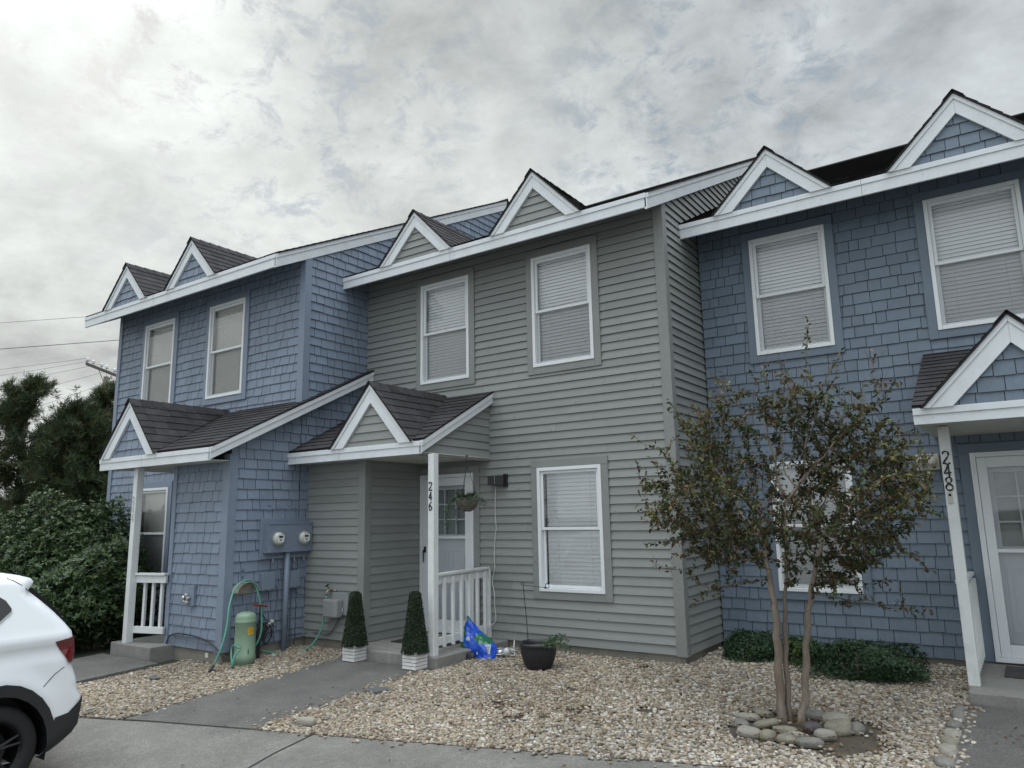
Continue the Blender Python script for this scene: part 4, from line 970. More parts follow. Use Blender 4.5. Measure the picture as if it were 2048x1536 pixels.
#PART3
# ================================================================== WHITE CAR
def car():
    mPaint = mat('car_paint', (.74, .77, .80), .22, .0, coat=.8, spec=.5); mClad = mat('car_cladding', (.018, .019, .021), .55, .05)
    mGl = mat('car_glass', (.006, .007, .008), .06, 0, spec=.8, coat=.5); mTyre = mat('tyre_rubber', (.009, .009, .010), .8, .1); mRim = mat('dark_alloy', (.035, .035, .038), .35, .05, metal=.8)
    mLamp = mat('lamp_red', (.12, .005, .008), .12, .15, 30, coat=1); mChr = mat('chrome', (.55, .55, .56), .15, 0, metal=1)
    X0 = -2.90; HW = .86; XC = X0 - HW
    root = thing('parked_car', (XC, -6.7, gz(XC, -6.7)), 'white compact SUV at the left edge with black wheel arches and red tail lamp', 'car')
    prof = [(-5.47, 1.414), (-5.342, 1.388), (-5.263, 1.363), (-5.242, 1.338), (-5.249, 1.315), (-5.285, 1.273), (-5.199, 1.193), (-5.112, 1.104), (-5.042, 1.022), (-4.99, .95), (-4.978, .882), (-4.971, .805), (-4.980, .712), (-4.953, .613), (-4.936, .525), (-4.905, .47), (-4.895, .44), (-4.909, .263), (-4.948, .205), (-5.021, .15), (-5.09, .11), (-5.15, .085)]
    prof = [(y + .022 + (.014 if z < .62 else 0), z) for y, z in prof]
    WY, WZ = -5.47, .165; FY = -7.80
    def arch(cy, rx, rz, a0, a1, n, cz=WZ): return [(cy + rx * math.cos(a), cz + rz * math.sin(a)) for a in np.linspace(a0, a1, n)]
    a_in = arch(WY, .365, .405, -.2, math.pi + .2, 16)
    f_in = arch(FY, .365, .405, -.2, math.pi + .2, 16)
    front = [(-7.40, .07), (-6.6, .06), (-5.87, .07)]
    nose = [(-8.2, .09), (-8.42, .16), (-8.50, .36), (-8.46, .60), (-8.28, .80), (-7.75, .92), (-7.42, .97), (-7.05, 1.20), (-6.80, 1.36), (-6.45, 1.42), (-6.0, 1.437)]
    full = prof + a_in + front[::-1] + f_in + nose
    def sxf(z): return X0 - max(0, z - .92) * .32 - max(0, .5 - z) * .06
    from math import hypot
    edge = prof + [(-5.15, .085), (-8.2, .09)] + nose
    def dist(y, z):
        b = 9
        for i in range(len(edge)):
            (ya, za), (yb, zb) = edge[i], edge[(i + 1) % len(edge)]; L2 = (yb - ya) ** 2 + (zb - za) ** 2
            if L2 < 1e-9: continue
            t = max(0, min(1, ((y - ya) * (yb - ya) + (z - za) * (zb - za)) / L2)); b = min(b, hypot(y - ya - t * (yb - ya), z - za - t * (zb - za)))
        return b
    RR = .07
    def surf(y, z):
        d = min(RR, dist(y, z)); e = RR * (1 - math.sqrt(max(0, 1 - (1 - d / RR) ** 2)))
        cr = .012 * max(0, 1 - abs(z - (.912 + .012 * (y + 5.3))) / .035) - .02 * max(0, 1 - abs(z - .84) / .07)
        fl = .0
        for c in (WY, FY):
            rd = math.hypot((y - c) / .50, (z - WZ) / .56); fl += .018 * max(0, 1 - abs(rd - .86) / .22)
        return sxf(z) - e + (cr + fl) * (d / RR)
    def patch(name, outline, m_, off, parent, sp=.045, mirror=True, smooth=True, sgn=(1, -1)):
        pts = [Vector(p) for p in outline]; n = len(pts); ys = [p[0] for p in outline]; zs = [p[1] for p in outline]
        # refine outline
        O2 = []
        for i in range(n):
            a, b = pts[i], pts[(i + 1) % n]; k = max(1, int((b - a).length / sp))
            for j in range(k): O2.append(a.lerp(b, j / k))
        def inside(p):
            c = False; j = len(O2) - 1
            for i in range(len(O2)):
                a, b = O2[i], O2[j]
                if (a.y > p.y) != (b.y > p.y) and p.x < (b.x - a.x) * (p.y - a.y) / (b.y - a.y) + a.x: c = not c
                j = i
            return c
        P = list(O2)
        for y in np.arange(min(ys), max(ys), sp):
            for z in np.arange(min(zs), max(zs), sp):
                q = Vector((y, z))
                if inside(q) and min((q - o).length for o in O2) > sp * .45: P.append(q)
        E_ = [(i, (i + 1) % len(O2)) for i in range(len(O2))]
        vo, _, fo, _, _, _ = delaunay_2d_cdt(P, E_, [], 1, 1e-5)
        for s_ in sgn[::-1]:
            mb = MB(); vs = [(XC + s_ * (surf(v.x, v.y) + off - XC), v.x, v.y) for v in vo]
            mb.mesh(vs, [tuple(f) if s_ > 0 else tuple(f)[::-1] for f in fo]); r_ = mb.build(name, m_, parent, smooth=smooth)
        return r_
    # white shell: flanks plus the strip over roof, tail, bonnet and floor
    mb = MB(); ring = edge; n = len(ring)
    xsn = np.linspace(1, -1, 15)
    for i in range(n):
        (ya, za), (yb, zb) = ring[i], ring[(i + 1) % n]
        xa = surf(ya, za) - XC; xb = surf(yb, zb) - XC
        for u0, u1 in zip(xsn, xsn[1:]):
            def pt(y, z, hx, u): 
                bul = .05 * (1 - u * u); cy_, cz_ = -6.6, .7; d = Vector((y - cy_, z - cz_)); d = d.normalized() if d.length else d
                return (XC + hx * u, y + d.x * bul * .9, z + (d.y * bul * .5 if z > .9 else 0))
            mb.face([pt(ya, za, xa, u0), pt(ya, za, xa, u1), pt(yb, zb, xb, u1), pt(yb, zb, xb, u0)])
    shell = mb.build('body', mPaint, root, smooth=True, weld=True)
    patch('side_panel', full, mPaint, 0, shell)
    for c in (WY, FY):
        for s_ in (1, -1):
            blk = MB()
            x1 = XC + s_ * (HW - .015); x2 = XC + s_ * (HW - .34); rim = arch(c, .367, .407, -.25, math.pi + .25, 18)
            for a, b in zip(rim, rim[1:]): blk.face([(x1, *a), (x1, *b), (x2, *b), (x2, *a)])
            blk.face([(x2, *p) for p in rim]); blk.build('wheel_housing', mBlack, root)
    # black cladding: arches, sills and bumper foot
    ar_o = arch(WY, .415, .485, .35, math.pi + .1, 14); ar_i = arch(WY, .362, .402, .0, math.pi + .2, 14)
    clad = [(-4.98, .367), (-4.871, .468), (-4.863, .44), (-4.877, .263), (-4.917, .208), (-4.988, .153), (-5.055, .113), (-5.10, .09)] + arch(WY, .362, .402, -.19, math.pi + .2, 16) + [(-5.88, .26)] + [p for p in ar_o[::-1]] + [(-5.078, .353)]
    patch('cladding', clad, mClad, .006, root, .035)
    clad2 = [(-5.88, .26), (-5.84, .08), (-7.42, .08)] + [(y, z) for y, z in arch(FY, .362, .402, -.19, math.pi + .2, 16)] + [(-8.40, .16), (-8.46, .38), (-8.2, .42)] + arch(FY, .415, .485, math.pi - .35, 0, 14) + [(-7.35, .26)]
    patch('sill_cladding', clad2, mClad, .006, root, .05)
    patch('tail_lamp', [(-5.118, .894), (-4.978, .92), (-4.960, .882), (-4.953, .805), (-4.966, .736), (-5.00, .723)], mLamp, .008, root, .03)
    for s_ in (1, -1):
        q = MB(); q.hexa([(XC + s_ * (HW - .14), -4.97, .74), (XC + s_ * (HW - .14), -4.925, .74), (XC + s_ * (HW - .45), -4.91, .78), (XC + s_ * (HW - .45), -4.97, .78), (XC + s_ * (HW - .14), -4.97, .905), (XC + s_ * (HW - .14), -4.93, .90), (XC + s_ * (HW - .45), -4.915, .88), (XC + s_ * (HW - .45), -4.97, .88)])
        q.build('boot_lamp', mLamp, root, bevel=.01)
    wing = patch('side_window', [(-5.403, 1.161), (-5.406, 1.143), (-5.50, 1.065), (-6.2, 1.015), (-6.95, .995), (-7.12, 1.02), (-6.85, 1.22), (-6.6, 1.31), (-6.0, 1.335), (-5.55, 1.30), (-5.44, 1.221)], mGl, .005, root, .05)
    patch('chrome_strip', [(-5.400, 1.150), (-5.403, 1.130), (-5.50, 1.050), (-6.2, 1.000), (-6.95, .980), (-6.95, .995), (-6.2, 1.015), (-5.50, 1.066)], mChr, .009, root, .05)
    # rear glass standing a little proud behind the pillar
    q = MB(); pr = [(-5.30, 1.29), (-5.19, 1.205), (-5.10, 1.115), (-5.03, 1.03), (-4.985, .96)]
    for a, b in zip(pr, pr[1:]): q.hexa([(XC - .66, a[0] - .02, a[1] - .02), (XC + .66, a[0] - .02, a[1] - .02), (XC + .66, b[0] - .02, b[1] - .02), (XC - .66, b[0] - .02, b[1] - .02), (XC - .66, a[0] + .045, a[1] + .022), (XC + .66, a[0] + .045, a[1] + .022), (XC + .66, b[0] + .04, b[1] + .018), (XC - .66, b[0] + .04, b[1] + .018)])
    q.build('rear_glass', mGl, root)
    seam = MB(); S_ = [(-4.98, .715), (-5.04, .70), (-5.10, .66), (-5.15, .61), (-5.175, .585)]; seam.tube([(surf(*p) - .001, *p) for p in S_], .0035, 5)
    seam.tube([(surf(*p) - .001, *p) for p in ((-5.285, 1.28), (-5.33, 1.32), (-5.38, 1.355), (-5.42, 1.375))], .003, 5)
    seam.build('panel_seam', mClad, root)
    for cy in (WY, FY):
        for s_ in (1, -1):
            g = gz(X0, cy); r_ = .318; zc = g + .004 + r_; xo = XC + s_ * (HW - .035); xi = XC + s_ * (HW - .26)
            q = MB(); q.lathe([(.21, 0), (.235, -s_ * -.008), (.29, 0), (.312, -s_ * .02), (r_, -s_ * .05), (r_, -s_ * .17), (.305, -s_ * .2), (.2, -s_ * .21), (.2, -s_ * .1), (.21, 0)], (xo, cy, zc), 40, 'x')
            w_ = q.build('wheel', mTyre, root, smooth=True, weld=True)
            q = MB(); q.lathe([(.212, -s_ * .006), (.195, -s_ * .03), (.19, -s_ * .12)], (xo, cy, zc), 36, 'x')
            q.lathe([(0, -s_ * .03), (.05, -s_ * .03), (.055, -s_ * .06), (0, -s_ * .06)], (xo, cy, zc), 20, 'x')
            for k in range(5):
                for da in (-.14, .14):
                    a = k * 2 * math.pi / 5 + .3; c0 = V(xo - s_ * .045, cy + .04 * math.cos(a), zc + .04 * math.sin(a)); c1 = V(xo - s_ * .02, cy + .205 * math.cos(a + da), zc + .205 * math.sin(a + da)); q.tube([c0, c1], [.02, .011], 6)
            q.lathe([(0, -s_ * .10), (.14, -s_ * .10)], (xo, cy, zc), 24, 'x')
            q.build('rim', mRim, w_, smooth=False)
car()

# ================================================================== UTILITIES ON THE LEFT HOUSE
mMetB = mat('painted_metal_blue', (.165, .205, .268), .45, .08, 6, grime=.2, gcol=(.12, .14, .16)); mGlassM = mat('meter_glass', (.42, .45, .43), .12, .1, 12, coat=.6, spec=.6); mMetRing = mat('meter_ring', (.33, .35, .36), .35, .05, metal=.6)
mWhiteLab = mat('label_white', (.6, .62, .58), .5); XS = -4.932
t = thing('meter_panel', (-4.92, -1.46, 1.3), 'blue painted twin electric meter box on the side of the left house', 'meter box')
q = MB(); q.box(XS + .014, XS + .034, -1.85, -1.075, 1.275, 1.80); q.build('backboard', mMetB, t, bevel=.004)
q = MB(); q.box(XS + .034, XS + .135, -1.80, -1.10, 1.36, 1.72); q.box(XS + .034, XS + .145, -1.80, -1.10, 1.72, 1.735)
for y in (-1.80, -1.575, -1.35, -1.10):
    q.box(XS + .135, XS + .1375, y + .004, y + .0065, 1.37, 1.71)
q.build('meter_case', mMetB, t, bevel=.004)
q = MB(); q.box(XS + .03, XS + .06, -1.83, -1.15, 1.285, 1.315); q.build('bottom_rail', mMetB, t)
for y in (-1.66, -1.245):
    q = MB(); q.lathe([(0, .200), (.05, .200), (.072, .19), (.082, .172), (.085, .135)], (XS, y, 1.535), 28, 'x'); g = q.build('electric_meter', mGlassM, t, smooth=True)
    q = MB(); q.lathe([(.086, .125), (.1, .128), (.1, .150), (.086, .152)], (XS, y, 1.535), 28, 'x'); q.build('meter_ring', mMetRing, g)
    q = MB(); q.box(XS + .2, XS + .2015, y - .048, y + .048, 1.49, 1.585); q.build('dial_face', mWhiteLab, g)
    q = MB(); q.box(XS + .2015, XS + .203, y - .03, y + .03, 1.545, 1.572); q.prism([(XS + .2015, y - .02, 1.525), (XS + .2015, y + .02, 1.525), (XS + .2015, y, 1.502)], (.0015, 0, 0)); q.build('dial_display', mBlack, g)
for y in (-1.66, -1.32, -1.16):
    q = MB(); q.tube([(XS + .05, y, 1.285), (XS + .05, y, 1.235)], .012, 8); q.build('cable_gland', mMetRing, t)
q = MB(); q.lathe([(0, 0), (.035, 0), (.035, .07), (0, .07)], (XS + .09, -1.10, 1.41), 16, 'y'); q.build('side_hub', mMetB, t)
q = MB(); q.tube([(XS + .085, -1.46, 1.36), (XS + .085, -1.462, .8), (XS + .082, -1.468, .04)], .036, 14); tag(q.build('conduit_pipe', mMetB, None, smooth=True), 'thick blue painted conduit running from the meter box down to the gravel', 'pipe')
for y0, y1, lab in ((-1.83, -1.635, 'small blue painted switch box left of the conduit under the meters'), (-1.415, -1.24, 'small blue painted switch box right of the conduit under the meters')):
    t = thing('switch_box', (XS, (y0 + y1) / 2, .9), lab, 'electrical box', 'switch boxes under the meters')
    q = MB(); q.box(XS + .014, XS + .085, y0, y1, .89, 1.11); q.build('box_case', mMetB, t, bevel=.005)
    q = MB(); q.box(XS + .085, XS + .094, y0 + .015, y1 - .008, .905, 1.115); q.build('lid', mMetB, t, bevel=.004)
    q = MB(); q.box(XS + .094, XS + .104, (y0 + y1) / 2 - .015, (y0 + y1) / 2 + .01, .895, .925); q.build('latch', mMetB, t)
mCable = mat('thin_cable', (.10, .115, .13), .6); mBlk = mat('black_rubber', (.014, .014, .016), .5)
def cable(name, P, r, m_, label, cat, group=None, parent=None, n=6, sm=4):
    P = [Vector(p) for p in P]; S_ = []
    for j in range(len(P) - 1):
        a0, a1, a2, a3 = P[max(j - 1, 0)], P[j], P[j + 1], P[min(j + 2, len(P) - 1)]
        for u in np.linspace(0, 1, sm, endpoint=False): S_.append(.5 * ((2 * a1) + (-a0 + a2) * u + (2 * a0 - 5 * a1 + 4 * a2 - a3) * u * u + (-a0 + 3 * a1 - 3 * a2 + a3) * u ** 3))
    S_.append(P[-1]); q = MB(); q.tube(S_, r, n); o = q.build(name, m_, parent, smooth=True)
    return tag(o, label, cat, group) if label else o
cable('wall_cable', [(XS + .03, -1.33, 1.24), (XS + .03, -1.325, .95), (XS + .035, -1.34, .6), (XS + .03, -1.33, .3), (XS + .04, -1.32, .1)], .006, mCable, 'thin grey cable hanging straight below the right switch box', 'cable', 'thin cables on the side wall')
cable('wall_cable', [(XS + .04, -1.62, .95), (XS + .03, -1.57, .93), (XS + .03, -1.555, .75), (XS + .04, -1.6, .5), (XS + .03, -1.58, .3), (XS + .05, -1.52, .12)], .005, mCable, 'thin cable curling out beside the left switch box down to the gravel', 'cable', 'thin cables on the side wall')
cable('wall_cable', [(XS + .04, -1.28, .88), (XS + .03, -1.22, .8), (XS + .03, -1.1, .78)], .004, mCable, 'short thin cable drooping right of the right switch box', 'cable', 'thin cables on the side wall')
cable('wall_cable', [(-4.9, -1.4, .30), (-4.88, -1.095, .29), (-4.6, -1.105, .31), (-4.42, -1.11, .31), (-4.3, -1.12, .40), (-4.22, -1.11, .53)], .007, mCable, 'grey cable looping along the grey wall below the outlet box', 'cable', 'thin cables on the side wall')
digits('244', None, XS + .02, -1.72, 1.975, .075, .075, mMetB, .006, 'raised_number', (0, 1, 0), (1, 0, 0), True); tag(bpy.data.objects['raised_number'], 'faint painted over number 244 above the left meter', 'house number')
o = digits('246', None, XS + .02, -1.42, 1.975, .075, .085, mMetB, .006, 'raised_number', (0, 1, 0), (1, 0, 0), True); tag(o, 'faint painted over number 246 above the right meter', 'house number')
# tank
mTank = mat('green_tank_paint', (.185, .275, .195), .42, .06, 4, grime=.15, gcol=(.14, .17, .12)); mYel = mat('yellow_label', (.62, .38, .02), .5, .05); TX, TY = -4.66, -2.185; tz = gz(TX, TY)
t = thing('green_tank', (TX, TY, tz), 'pale green upright metal tank with a yellow label beside the blue wall', 'tank')
q = MB(); q.lathe([(0, .605), (.05, .603), (.09, .592), (.112, .57), (.120, .54), (.120, .50), (.1235, .495), (.120, .49), (.120, .125), (.1245, .12), (.1245, .03), (.117, .025), (.117, -.03)], (TX, TY, tz), 36); q.build('tank_shell', mTank, t, smooth=True)
dv = (V(3.2, -7.9, 0) - V(TX, TY, 0)).normalized(); a0 = math.atan2(dv.y, dv.x)
q = MB(); 
for k in range(6):
    aa, ab = a0 + .25 + k * .1, a0 + .35 + k * .1; q.face([(TX + .1215 * math.cos(aa), TY + .1215 * math.sin(aa), tz + .355), (TX + .1215 * math.cos(ab), TY + .1215 * math.sin(ab), tz + .355), (TX + .1215 * math.cos(ab), TY + .1215 * math.sin(ab), tz + .435), (TX + .1215 * math.cos(aa), TY + .1215 * math.sin(aa), tz + .435)])
yl = q.build('warning_label', mYel, t)
mInk = mat('label_ink', (.22, .10, .02), .6); q = MB()
for i, z in enumerate((.425, .410, .400, .390, .380, .370)):
    for k in range(5):
        aa, ab = a0 + .29 + k * .1 + (.02 if i % 2 else 0), a0 + .37 + k * .1; rr2 = .1225; hh = .0045 if i == 0 else .0022; q.face([(TX + rr2 * math.cos(aa), TY + rr2 * math.sin(aa), tz + z - hh), (TX + rr2 * math.cos(ab), TY + rr2 * math.sin(ab), tz + z - hh), (TX + rr2 * math.cos(ab), TY + rr2 * math.sin(ab), tz + z + hh), (TX + rr2 * math.cos(aa), TY + rr2 * math.sin(aa), tz + z + hh)])
q.build('label_print', mInk, yl)
q = MB(); aa = a0 + .35; q.tube([(TX + .122 * math.cos(aa), TY + .122 * math.sin(aa), tz + .19), (TX + .124 * math.cos(aa), TY + .124 * math.sin(aa), tz + .145)], [.003, .006], 6); q.build('drain_plug', mBlk, t)
# hose, hanger
mHose = mat('green_hose', (.075, .26, .20), .4, .08, 8)
t = thing('hose_hanger', (XS, -2.06, .95), 'weathered metal hose hanger with a bracket on the blue wall above the tank', 'hose hanger')
mHang = mat('weathered_hanger', (.30, .29, .24), .6, .25, 12, grime=.6, gcol=(.14, .11, .07), gscale=9)
q = MB()
for k in range(12):
    a, b = math.pi * (.04 + .92 * k / 12), math.pi * (.04 + .92 * (k + 1) / 12); f_ = lambda a, x, r: (x, -2.07 - r * math.cos(a), .89 + r * .85 * math.sin(a))
    q.hexa([f_(a, XS + .02, .155), f_(b, XS + .02, .155), f_(b, XS + .15, .155), f_(a, XS + .15, .155), f_(a, XS + .02, .162), f_(b, XS + .02, .162), f_(b, XS + .15, .162), f_(a, XS + .15, .162)])
q.prism([(XS + .02, -2.21, .88), (XS + .02, -1.93, .88), (XS + .02, -1.97, .99), (XS + .02, -2.07, 1.03), (XS + .02, -2.17, .99)], (.006, 0, 0)); q.build('saddle', mHang, t)
q = MB(); q.box(XS + .015, XS + .02, -2.10, -2.06, 1.04, 1.19); q.build('bracket', mMetB, t)
for z in (1.08, 1.15):
    q = MB(); q.box(XS + .02, XS + .0215, -2.088, -2.072, z - .012, z + .012); q.build('bracket_slot', mBlk, t)
th = thing('garden_hose', (-4.8, -2.0, .13), 'green garden hose over the wall hanger, trailing across the gravel to the tap', 'hose')
cable('hose_loop', [(-4.64, -2.61, .13), (-4.62, -2.52, .35), (-4.66, -2.44, .56), (-4.72, -2.38, .76), (-4.79, -2.28, .93), (-4.80, -2.17, 1.03), (-4.80, -2.04, 1.045), (-4.80, -1.96, .96), (-4.76, -1.92, .78), (-4.74, -1.90, .58), (-4.72, -1.92, .40), (-4.74, -1.97, .27), (-4.80, -2.03, .22), (-4.84, -1.8, .17)], .0115, mHose, None, None, None, th, 8)
cable('hose_run', [(-4.84, -1.8, .17), (-4.80, -1.66, .13), (-4.72, -1.52, .115), (-4.60, -1.40, .125), (-4.50, -1.30, .20), (-4.44, -1.22, .36), (-4.42, -1.175, .58), (-4.415, -1.155, .80)], .0115, mHose, None, None, None, th, 8)
cable('hose_end', [(-4.50, -2.36, .30), (-4.52, -2.42, .22), (-4.52, -2.44, .12), (-4.60, -2.38, .115), (-4.66, -2.36, .2), (-4.70, -2.33, .30), (-4.62, -2.34, .33), (-4.52, -2.35, .31)], .0115, mHose, None, None, None, th, 8)
q = MB(); q.tube([(-4.64, -2.60, .15), (-4.64, -2.64, .105), (-4.62, -2.67, .09)], [.018, .022, .012], 8); q.tube([(-4.62, -2.64, .12), (-4.58, -2.61, .09)], .012, 6); q.build('nozzle', mBlk, th)
# tap
mBrass = mat('old_brass', (.30, .27, .22), .4, .15, metal=.6)
t = thing('wall_tap', (-4.415, -1.09, .85), 'old outdoor tap on the grey wall with the green hose screwed on', 'tap')
q = MB(); q.tube([(-4.40, -1.08, .86), (-4.405, -1.13, .862), (-4.415, -1.155, .84), (-4.415, -1.155, .80)], [.013, .013, .014, .016], 10); q.tube([(-4.38, -1.10, .865), (-4.30, -1.098, .855)], .012, 8); q.build('spout', mBrass, t, smooth=True)
q = MB(); q.tube([(-4.41, -1.13, .875), (-4.42, -1.14, .92)], .006, 6); q.tube([(-4.46, -1.14, .905), (-4.42, -1.14, .925), (-4.40, -1.14, .935)], .009, 6); q.build('tap_handle', mBlk, t)
# T handled pump
t = thing('hand_pump', (-4.76, -1.92, .1), 'black stirrup pump with a rusty red T handle behind the tank', 'hand pump')
mRed = mat('rusty_red', (.17, .035, .025), .6, .2, 20)
q = MB(); q.tube([(-4.74, -2.03, .755), (-4.75, -1.82, .715)], .013, 8); q.build('handle', mRed, t)
q = MB(); q.tube([(-4.745, -1.925, .735), (-4.75, -1.925, .45)], .009, 8); q.tube([(-4.75, -1.925, .48), (-4.75, -1.925, .09)], .022, 10); q.box(-4.80, -4.70, -1.94, -1.91, .085, .10); q.build('pump_body', mBlk, t)
t = thing('cable_tangle', (-4.78, -1.78, .12), 'tangle of black cords hanging on the wall right of the tank', 'cords')
rg = random.Random(9)
for i in range(9):
    c = V(-4.84 + rg.uniform(-.02, .05), -1.80 + rg.uniform(-.05, .05), .44 + rg.uniform(-.08, .06)); P = []; ry, rz_ = rg.uniform(.04, .09), rg.uniform(.08, .17)
    for k in range(11): a = k * .63 + i; P.append(c + V(.02 * math.sin(a * 2 + i), ry * math.cos(a), rz_ * math.sin(a)))
    cable('cord', P, .005, mBlk, None, None, None, t, 5, 3)
cable('cord', [(-4.84, -1.86, .45), (-4.84, -1.75, .40), (-4.85, -1.68, .47), (-4.86, -1.60, .43)], .005, mBlk, None, None, None, t, 5, 3)
q = MB()
q.box(-4.84, -4.81, -1.75, -1.71, .47, .50); q.box(-4.84, -4.81, -1.70, -1.66, .50, .53); q.build('plug', mWhiteLab, t)
cable('loose_wire', [(-6.06, -2.35, .17), (-6.02, -2.352, .30), (-5.88, -2.352, .375), (-5.6, -2.352, .385), (-5.3, -2.35, .36), (-5.05, -2.36, .31), (-4.88, -2.33, .20), (-4.72, -2.30, .16)], .008, mBlk, 'black cord arching low over the front of the left closet wall', 'cord', 'cords low on the closet front')
cable('loose_wire', [(-6.04, -2.35, .24), (-5.9, -2.352, .33), (-5.6, -2.352, .33), (-5.35, -2.352, .30), (-5.1, -2.352, .30), (-4.95, -2.36, .16), (-4.86, -2.35, .10)], .006, mCable, 'thinner grey cord just under the black one on the closet front', 'cord', 'cords low on the closet front')
# outlet box on closet front
t = thing('outlet_box', (-5.5, -2.32, .75), 'blue painted outlet plate with silver fittings low on the closet front', 'outlet box')
q = MB(); q.box(-5.62, -5.49, -2.36, -2.322, .735, .985); q.build('back_plate', mMetB, t, bevel=.004)
mSil = mat('silver_metal', (.5, .51, .52), .3, .1, metal=.7)
for (dx, dz, r_) in ((-.10, .0, .03), (-.04, .035, .024), (-.02, -.05, .026), (-.08, -.045, .02), (.0, .0, .022)):
    q = MB(); q.lathe([(0, -.045), (r_ * .7, -.045), (r_, -.03), (r_, 0), (r_ * .5, .0)], (-5.57 + dx, -2.365, .83 + dz), 12, 'y'); q.build('fitting', mSil, t)
# vent
q = MB(); q.box(-5.27, -5.215, -2.3015, -2.295, .135, .19); q.box(-5.255, -5.23, -2.3035, -2.3015, .15, .175, .2); tag(q.build('wall_plug', mWhiteLab, None), 'tiny pale square fitting low on the closet foundation', 'fitting')
# grey outlet box on grey closet
mGreyBox = mat('grey_plastic', (.225, .24, .242), .45, .05, 5)
t = thing('cable_box', (-4.25, -1.1, .6), 'grey plastic utility box on the grey wall beside the left topiary', 'utility box')
q = MB(); q.box(-4.33, -4.05, -1.13, -1.092, .56, .84); q.build('box_back', mGreyBox, t, bevel=.006)
q = MB(); q.box(-4.40, -4.13, -1.24, -1.13, .535, .76); q.build('cover', mGreyBox, t, bevel=.02)
q = MB()
for i in range(8): q.box(-4.375 + i * .022, -4.371 + i * .022, -1.2425, -1.24, .575, .725)
q.build('cover_rib', mGreyBox, t)
q = MB(); q.tube([(-4.12, -1.15, .60), (-4.12, -1.15, .66)], .008, 6); q.build('latch', mSil, t)
# faint patch number etc: doormats
mMat = mat('black_doormat', (.02, .02, .022), .95, .3, 30, .6, 200)
q = MB(); q.box(-3.55, -2.72, -.86, -.32, .2405, .252); tag(q.build('doormat', mMat, None, bevel=.004), 'black doormat seen through the railing at door 246', 'doormat')
q = MB(); q.box(2.86, 3.6, .40, .95, .2405, .254); tag(q.build('doormat', mat('patterned_mat', (.05, .045, .05), .95, .6, 14, .6, 200), None, bevel=.004), 'patterned dark doormat on the right porch by door 248', 'doormat')

# ================================================================== TOPIARIES
mBox = mat('washed_white_wood', (.62, .62, .62), .7, .08, 10, .2, 60, grime=.75, gcol=(.16, .13, .11), gscale=11)
mBox2 = mat('clean_white_wood', (.68, .68, .68), .65, .06, 10, .2, 60, grime=.5, gcol=(.22, .19, .17), gscale=9)
def topiary(x, y, H, label, seed, bm_):
    rg = np.random.RandomState(seed); g = gz(x, y) + .013; t = thing('topiary', (x, y, g), label, 'topiary', 'topiaries flanking the walkway')
    s = .098; bh = .185; q = MB(); n = 5; ph = bh / n
    for i in range(n):
        z0 = g + i * ph + .004; z1 = g + (i + 1) * ph - .0025
        q.box(x - s, x + s, y - s, y - s + .012, z0, z1, .92 + .08 * (i % 2)); q.box(x - s, x + s, y + s - .012, y + s, z0, z1)
        q.box(x + s - .012, x + s - .0005, y - s + .012, y + s - .012, z0, z1, .95 + .05 * ((i + 1) % 2)); q.box(x - s + .0005, x - s + .012, y - s + .012, y + s - .012, z0, z1)
    pl = q.build('planter_box', bm_, t)
    q = MB(); q.box(x - s + .013, x + s - .013, y - s + .013, y + s - .013, g, g + bh - .01); q.build('soil', mSoil, pl)
    z0 = g + bh - .02; 
    def rad(u): return (.150 - .092 * u ** .9) * (1 if u < .93 else math.sqrt(max(.05, 1 - ((u - .93) / .075) ** 2)))
    q = MB(); q.lathe([(rad(u) - .022, z0 + u * H) for u in np.linspace(0, .98, 14)] + [(0, z0 + .98 * H)], (x, y, 0), 20); q.build('topiary_core', mat('dark_green_core', (.012, .020, .010), .9), t)
    k = 7600; u = rg.rand(k) ** 1.15; a = rg.rand(k) * 6.283; r = np.array([rad(v) for v in u]) * rg.uniform(.86, 1.03, k); 
    pos = np.stack([x + r * np.cos(a), y + r * np.sin(a), z0 + u * H], 1); out = np.stack([np.cos(a), np.sin(a), .25 + u * .6], 1)
    c = np.array([(.020, .036, .018), (.034, .056, .027), (.010, .020, .011)])[rg.randint(0, 3, k)] * rg.uniform(.7, 1.5, (k, 1))
    leaves('foliage', pos, out + rg.normal(0, .6, (k, 3)), out + rg.normal(0, .6, (k, 3)), rg.uniform(.010, .018, k), rg.uniform(.008, .013, k), mShrub, c, t)
topiary(-3.515, -1.50, .615, 'tapered topiary in a peeling white wooden box on the left of the walkway', 41, mBox)
topiary(-2.560, -1.50, .655, 'tapered topiary in a white wooden box right beside the post numbered 246', 42, mBox2)

